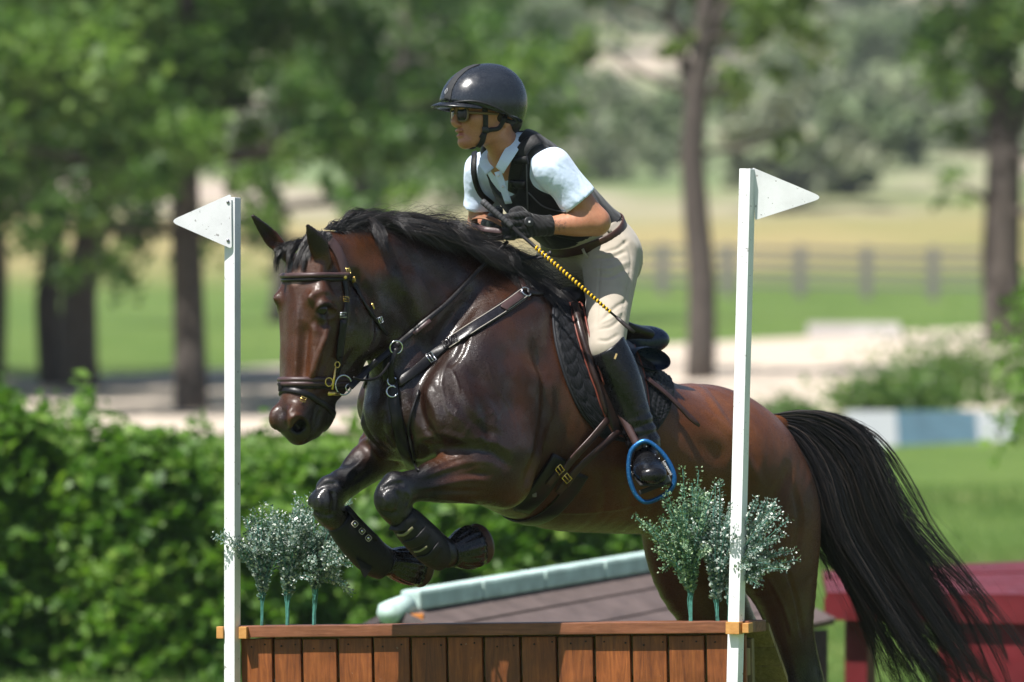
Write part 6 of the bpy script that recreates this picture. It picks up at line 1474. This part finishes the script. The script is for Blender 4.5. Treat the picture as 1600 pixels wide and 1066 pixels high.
# ---- leg boots
M_NEO = simple('black_neoprene', (.006, .006, .0065), .55, var=.3, scale=50, bump=.25); M_BELL = simple('black_rubber_bell', (.006, .006, .0075), .26, var=.2, scale=60, coat=.2)
M_HOOF = simple('brown_hoof', (.075, .034, .022), .45, var=.4, scale=35, bump=.2); M_OLIVE = simple('olive_label', (.20, .19, .10), .6)
def leg_boot(path, radii, label, lat):
    P = [Vector(p) for p in catmull([HP(px, py, lat) for px, py in path], 6)]; rr = np.interp(np.linspace(0, 1, len(P)), np.linspace(0, 1, len(radii)), radii)
    o = thing('tendon_boot', P[0], label, 'leg boot', 'black boots on the horse forelegs'); V = []; F = []; n = 22
    for k, p in enumerate(P):
        t_ = (P[min(k+1, len(P)-1)] - P[max(k-1, 0)]).normalized(); a = (HL - t_*HL.dot(t_)).normalized(); b = t_.cross(a)
        for j in range(n): th = 2*math.pi*j/n; w = 1 + .05*max(0, math.cos(th*1 - .6))**6; V.append(p + a*math.cos(th)*rr[k]*.86*w + b*math.sin(th)*rr[k]*1.05*w)
    for k in range(len(P)-1):
        for j in range(n): F.append((k*n+j, k*n+(j+1) % n, (k+1)*n+(j+1) % n, (k+1)*n+j))
    F.append(tuple(range(n-1, -1, -1))); F.append(tuple((len(P)-1)*n+j for j in range(n)))
    sh = mesh_obj('shell', V, F, M_NEO, o); return o, sh, P, rr
def bvh_of(o): return BVHTree.FromPolygons([o.matrix_world @ v.co for v in o.data.vertices], [tuple(p.vertices) for p in o.data.polygons])
o, sh, P, rr = leg_boot([(627, 808), (642, 824), (660, 842), (680, 862), (694, 874)], [.044, .052, .054, .056, .050, .040], 'black tendon boot with olive strap labels on the near foreleg', .172)
bv = bvh_of(sh); bhit = lambda a, b: rhit(a, b, bv)
for path, w, m_, nm in (([(622, 834), (632, 834), (644, 824)], .009, M_OLIVE, 'strap_label'), ([(648, 860), (656, 859), (666, 853)], .006, M_OLIVE, 'strap_label'), ([(612, 823), (632, 822), (648, 806)], .030, M_NEO, 'strap'), ([(634, 852), (652, 846), (668, 830)], .034, M_NEO, 'strap'), ([(655, 874), (672, 870), (688, 852)], .030, M_NEO, 'strap')):
    mb = MB(); drape(mb, path, w, .004 if nm == 'strap' else .002, .001 if nm == 'strap' else .006, hits=bhit); mb.V and mb.build(nm, m_, o)
o, sh, P, rr = leg_boot([(529, 812), (546, 832), (564, 852), (584, 872), (600, 884)], [.046, .054, .056, .058, .054, .046], 'black tendon boot with three pale square marks on the far foreleg', -.16)
bv = bvh_of(sh); bhit = lambda a, b: rhit(a, b, bv)
mb = MB(); drape(mb, [(541, 795), (556, 812), (572, 830), (586, 842)], .020, .006, .004, hits=bhit); mb.V and mb.build('closure_flap', M_NEO, o)
for (px, py) in ((554, 819), (565, 830), (575, 841)):
    H = bhit(px, py)
    if H:
        n_ = (H[1] + Vector((0, -1.5, 0))).normalized(); u = Vector((.7, 0, -.7)); u = (u - n_*u.dot(n_)).normalized(); v_ = n_.cross(u); c = H[0] + n_*.005
        mb = MB(); Q = [c + u*(.0088*math.copysign(abs(math.cos(t_))**.55, math.cos(t_))) + v_*(.0088*math.copysign(abs(math.sin(t_))**.55, math.sin(t_))) for t_ in np.linspace(0, 2*math.pi, 16, endpoint=False)]
        mb.tube(Q, .0015, 5, closed=True); mk = mb.build('square_mark', simple('pale_mark', (.42, .38, .32), .5), o); mb = MB(); mb.ball(c, (.005, .003, .005)); mb.build('mark_centre', M_STEEL, mk)
mb = MB(); a_, b_ = HP(560, 872, -.12), HP(571, 902, -.12); mb.add([HP(556, 872, -.13), HP(582, 886, -.12), HP(571, 903, -.12), HP(566, 899, -.13), HP(556, 872, -.15), HP(582, 886, -.14), HP(571, 903, -.135), HP(566, 899, -.14)], [(0, 1, 2, 3), (7, 6, 5, 4), (0, 4, 5, 1), (1, 5, 6, 2), (2, 6, 7, 3), (3, 7, 4, 0)]); mb.build('loose_strap_end', M_NEO, o, False)
M_SHOE = simple('worn_shoe', (.18, .17, .16), .5, .8)
def bell(p0, p1, r0, r1, label, lat, pleat=17):
    A, B = HP(*p0, lat), HP(*p1, lat); ax = (B - A).normalized(); a = (Vector((0, 0, 1)) - ax*ax.z).normalized(); b = ax.cross(a); L_ = (B-A).length
    o = thing('bell_boot', A, label, 'leg boot', 'black boots on the horse forelegs'); V = []; F = []; n = pleat*4; rowsn = 9
    for k in range(rowsn):
        u = k/(rowsn-1); r = r0 + (r1-r0)*(math.sin(min(1, u*1.15)*math.pi/2)**.9) - .006*max(0, u-.8)/.2 + (.006 if u < .12 else 0)
        for j in range(n):
            th = 2*math.pi*j/n; rr = r + (.0020*math.cos(th*pleat) + .0018*math.sin(th*5 + 1))*min(1, u*2.5)*(1 if u > .15 else 0); V.append(A + ax*(L_*u + .004*math.sin(th*3)*u) + a*math.cos(th)*rr + b*math.sin(th)*rr)
    for k in range(rowsn-1):
        for j in range(n): F.append((k*n+j, k*n+(j+1) % n, (k+1)*n+(j+1) % n, (k+1)*n+j))
    sh = mesh_obj('shell', V, F, M_BELL, o); md = sh.modifiers.new('thickness', 'SOLIDIFY'); md.thickness = .004; md.offset = -1
    mb = MB(); mb.ring(A + ax*.004, ax, r0 + .003, .005, 24, 6); mb.build('collar', M_BELL, o)
    # hoof inside it, with flat sole and steel shoe
    mb = MB(); c0 = A + ax*(L_*.30); c1 = A + ax*(L_ + .020); V = []; F = []; m = 24
    for (c, r) in ((c0, r0*1.02), (c1, r1*.97)):
        for j in range(m): th = 2*math.pi*j/m; V.append(c + a*math.cos(th)*r + b*math.sin(th)*r*.95)
    F = [(j, (j+1) % m, m+(j+1) % m, m+j) for j in range(m)] + [tuple(range(m-1, -1, -1)), tuple(m+j for j in range(m))]; mb.add(V, F); hoof = mb.build('hoof', M_HOOF, horse)
    mb = MB(); th = np.linspace(.55, 2*math.pi-.55, 26); mb.tube([c1 + ax*.004 + a*math.cos(x+math.pi)*r1*.82 + b*math.sin(x+math.pi)*r1*.78 for x in th], .008, 6, flat=.6); mb.build('horseshoe', M_SHOE, hoof)
bell((703, 866), (742, 853), .036, .068, 'ribbed black rubber bell boot on the near front hoof', .172)
bell((603, 877), (652, 888), .036, .060, 'ribbed black rubber bell boot on the far front hoof', -.16)
for (A, B) in ((HP(1326, 1268, .15), HP(1345, 1298, .15)), (HP(1292, 1268, -.15), HP(1311, 1298, -.15))):
    ax = (B-A).normalized(); a = HL; b = ax.cross(a); V = []; m = 20
    for (c, r) in ((A, .045), (B + ax*.02, .066)):
        for j in range(m): th = 2*math.pi*j/m; V.append(c + a*math.cos(th)*r + b*math.sin(th)*r)
    MB().add(V, [(j, (j+1) % m, m+(j+1) % m, m+j) for j in range(m)] + [tuple(range(m-1, -1, -1)), tuple(m+j for j in range(m))]).build('hoof', M_HOOF, horse)
print('tack', time.time() - T0)
# ================================================================ MANE AND TAIL
t = NT('black_horse_hair'); t.col(t.ramp(t.attr('tone'), [(0, (.004, .004, .005)), (.7, (.011, .010, .011)), (1, (.060, .046, .040))])).set(Roughness=.36, Specular_IOR_Level=.6); M_HAIR = t.m
def strands(name, P, r0, parent, rg, tip=.15):
    # P: (n, k, 3) strand points; three sided tapered tubes
    n, k, _ = P.shape; T_ = np.gradient(P, axis=1); T_ /= np.linalg.norm(T_, axis=2)[..., None] + 1e-9
    a = np.cross(T_, np.array([.3, .9, .2])); a /= np.linalg.norm(a, axis=2)[..., None] + 1e-9; b = np.cross(T_, a)
    pr = np.linspace(1, tip, k)[None, :, None]*(np.asarray(r0).reshape(-1, 1, 1)); V = np.stack([P + (a*math.cos(q) + b*math.sin(q))*pr for q in (0, 2.094, 4.189)], 2)
    idx = np.arange(n*k*3).reshape(n, k, 3); F = []
    for j in range(3):
        j2 = (j+1) % 3; F.append(np.stack([idx[:, :-1, j], idx[:, :-1, j2], idx[:, 1:, j2], idx[:, 1:, j]], -1).reshape(-1, 4))
    o = mesh_obj(name, V.reshape(-1, 3), np.concatenate(F), M_HAIR, parent); attr(o, 'tone', np.repeat(rg.uniform(0, 1, n), k*3)); return o
def push_out(P, clear=.004):
    Q = P.reshape(-1, 3)
    for i in range(len(Q)):
        l, n, ii, d = HBVH.find_nearest(Vector(Q[i]))
        if l is None: continue
        dv = Vector(Q[i]) - l
        if dv.dot(n) < clear: Q[i] = l + n*(clear + abs(rng.normal())*.004)
    return Q.reshape(P.shape)
rg = np.random.default_rng(77)
crest = np.array([(512, 374), (545, 356), (590, 349), (640, 352), (690, 366), (740, 390), (790, 420), (845, 452)], float)
cr_ = catmull(crest, 10); S = []; RR = []
for q_ in cr_:
    for dy in range(-40, 60, 2):
        if hit(q_[0], q_[1] + dy): q_[1] += dy + 5; break
nl = 190
for li in range(nl):
    u = (li + rg.uniform(0, 1))/nl; x = u*(len(cr_)-1); i = int(x); root = cr_[min(i, len(cr_)-1)] + rg.normal(size=2)*1.2
    # lock shape in photo pixels: lifts off the crest and streams back towards the rider
    if u < .22:   L_ = rg.uniform(50, 85); lift = rg.uniform(-20, -6); drop = rg.uniform(-28, -10); lat1 = rg.uniform(-.02, .03)
    elif u < .5: L_ = rg.uniform(90, 140); lift = rg.uniform(-15, -4); drop = rg.uniform(0, 40); lat1 = rg.uniform(.02, .12)
    elif u < .75: L_ = rg.uniform(95, 140); lift = rg.uniform(-12, 0); drop = rg.uniform(20, 62); lat1 = rg.uniform(.06, .15)
    else:        L_ = rg.uniform(50, 85); lift = rg.uniform(-12, -2); drop = rg.uniform(25, 60); lat1 = rg.uniform(.05, .15)
    if rg.uniform() < .10: L_ *= .6; lift = rg.uniform(-30, -18); drop = rg.uniform(-12, 25)
    if .12 < u < .3 and rg.uniform() < .10: L_ = rg.uniform(18, 40); drop = rg.uniform(20, 40); lift = -10; lat1 = .1
    c = [root, root + (L_*.18, lift*.8), root + (L_*.5, lift + drop*.25), root + (L_*.8, lift*.7 + drop*.7), root + (L_, drop)]; lt = [0.0, .012, lat1*.5, lat1*.85, lat1]
    if li % 9 == 0 and .06 < u < .6: lift = rg.uniform(-42, -26); L_ = rg.uniform(35, 70); drop = rg.uniform(-35, 5); lat1 = rg.uniform(-.03, .05)
    curl = rg.normal()*(3.5 if li % 9 else 9)
    for k in range(42):
        sp = rg.normal(size=2); dl = rg.normal()*.5; f = rg.uniform(.72, 1.08); pts = []
        for j, (q, la) in enumerate(zip(c, lt)):
            w = j/4; q = root + (q - root)*f if j else q; q = q + sp*(2.2 + 2.6*w*(1.25 - w))*np.array([1, .8]) + rg.normal(size=2)*.8*w + np.array([0, curl*math.sin(w*3.1)])
            pts.append(np.array(HP(q[0], q[1], la + dl*(.010 + .02*w))))
        S.append(catmull(pts, 3)); RR.append(rg.uniform(.0007, .0013))
for k in range(420):   # loose hairs above and below the mane
    root = cr_[rg.integers(2, len(cr_))] + rg.normal(size=2)*1.5; L_ = rg.uniform(40, 130); a_ = rg.uniform(-34, 6); d_ = rg.uniform(-30, 45)
    c = [root, root + (L_*.2, a_*.7), root + (L_*.5, a_ + d_*.2 + rg.normal()*5), root + (L_*.8, a_*.8 + d_*.6 + rg.normal()*6), root + (L_, d_ + rg.normal()*8)]; la = rg.uniform(-.03, .12)
    S.append(catmull([np.array(HP(q[0], q[1], la*w)) for q, w in zip(c, (0, .2, .5, .8, 1))], 3)); RR.append(.0007)
S = push_out(np.array(S)); strands('mane', S, RR, horse, rg)
# forelock between the ears
S = []; RR = []
for k in range(900):
    x0 = rg.uniform(460, 514); r0 = np.array([x0, 372 + abs(x0-492)*.25 + rg.normal()*2]); s_ = (x0 - 488)/26
    cl_ = math.floor(s_*4)/4 + .12; tip = np.array([464 + cl_*26 + rg.normal()*3 - 4 + 5*math.sin(cl_*9), 415 + 9*math.sin(cl_*13) + rg.uniform(-16, 6)]); mid = (r0 + tip)/2 + np.array([-8 + s_*5, -4]) + rg.normal(size=2)*2
    pts = [np.array(HH(*r0, .0 + s_*.03)), np.array(HH(*mid, s_*.045)), np.array(HH(*tip, s_*.05))]; S.append(catmull(pts, 4)); RR.append(rg.uniform(.0007, .0012))
S = push_out(np.array(S), .006); strands('forelock', S, RR, horse, rg)
# tail
GD = [[(1202, 672), (1232, 702), (1260, 762), (1284, 840), (1318, 880), (1345, 930), (1375, 990), (1395, 1040)],
      [(1206, 660), (1254, 692), (1298, 762), (1325, 850), (1370, 930), (1420, 1010), (1465, 1066), (1490, 1100)],
      [(1206, 652), (1272, 664), (1330, 722), (1362, 812), (1412, 890), (1462, 970), (1512, 1055), (1535, 1090)],
      [(1204, 648), (1272, 645), (1342, 672), (1378, 732), (1402, 802), (1452, 872), (1502, 945), (1548, 1062)]]
GD = np.array([catmull(g, 3) for g in GD]); m = GD.shape[1]; S = []; RR = []; y0 = HP(1205, 660, 0).y
def tail_path(s, off, dz, f, wob):
    a = s*3; i = min(int(a), 2); g = GD[i]*(1-(a-i)) + GD[i+1]*(a-i); w = np.linspace(0, 1, m)
    g = g + off[None, :]*(w[:, None]**1.1) + np.stack([np.sin(w*7 + wob[0]), np.cos(w*6 + wob[1])], 1)*wob[2]*w[:, None]
    x = np.linspace(0, f, 20)*(m-1); i0 = np.clip(x.astype(int), 0, m-2); fr = (x - i0)[:, None]; p = g[i0]*(1-fr) + g[i0+1]*fr
    yy = y0 + .30*(x/(m-1)) + dz*np.sin(np.clip(x/(m-1)*1.4, 0, 1.5))
    k_ = (CAMD + yy)/FPX; return np.stack([(p[:, 0]-800)*k_, yy, CAMH + (HORZ - p[:, 1])*k_], 1)
for li in range(150):
    s = rg.beta(1.15, 1.05); off = rg.normal(size=2)*np.array([30, 15]); dz = rg.normal()*.07; f = rg.uniform(.45, .82) if rg.uniform() < .58 else rg.uniform(.85, 1.05); wob = (rg.uniform(0, 6), rg.uniform(0, 6), rg.uniform(4, 22))
    base_ = tail_path(s, off, dz, f, wob)
    for k in range(34):
        p = tail_path(np.clip(s + rg.normal()*.07, 0, 1), off*rg.uniform(.6, 1.2) + rg.normal(size=2)*5, dz + rg.normal()*.02, f*rg.uniform(.88, 1.02), wob)
        w = (np.linspace(0, 1, len(p))**1.1*.82)[:, None]; S.append(p*(1-w) + (base_ + rg.normal(size=3)*.004)*w); RR.append(rg.uniform(.0009, .0019))
for k in range(700):   # flyaway hairs
    S.append(tail_path(rg.uniform(-.0, 1), rg.normal(size=2)*np.array([40, 20]), rg.normal()*.08, rg.uniform(.45, 1.03), (rg.uniform(0, 6), rg.uniform(0, 6), rg.uniform(4, 18)))); RR.append(.0008)
strands('tail', np.array(S), RR, horse, rg)
print('hair', time.time() - T0)
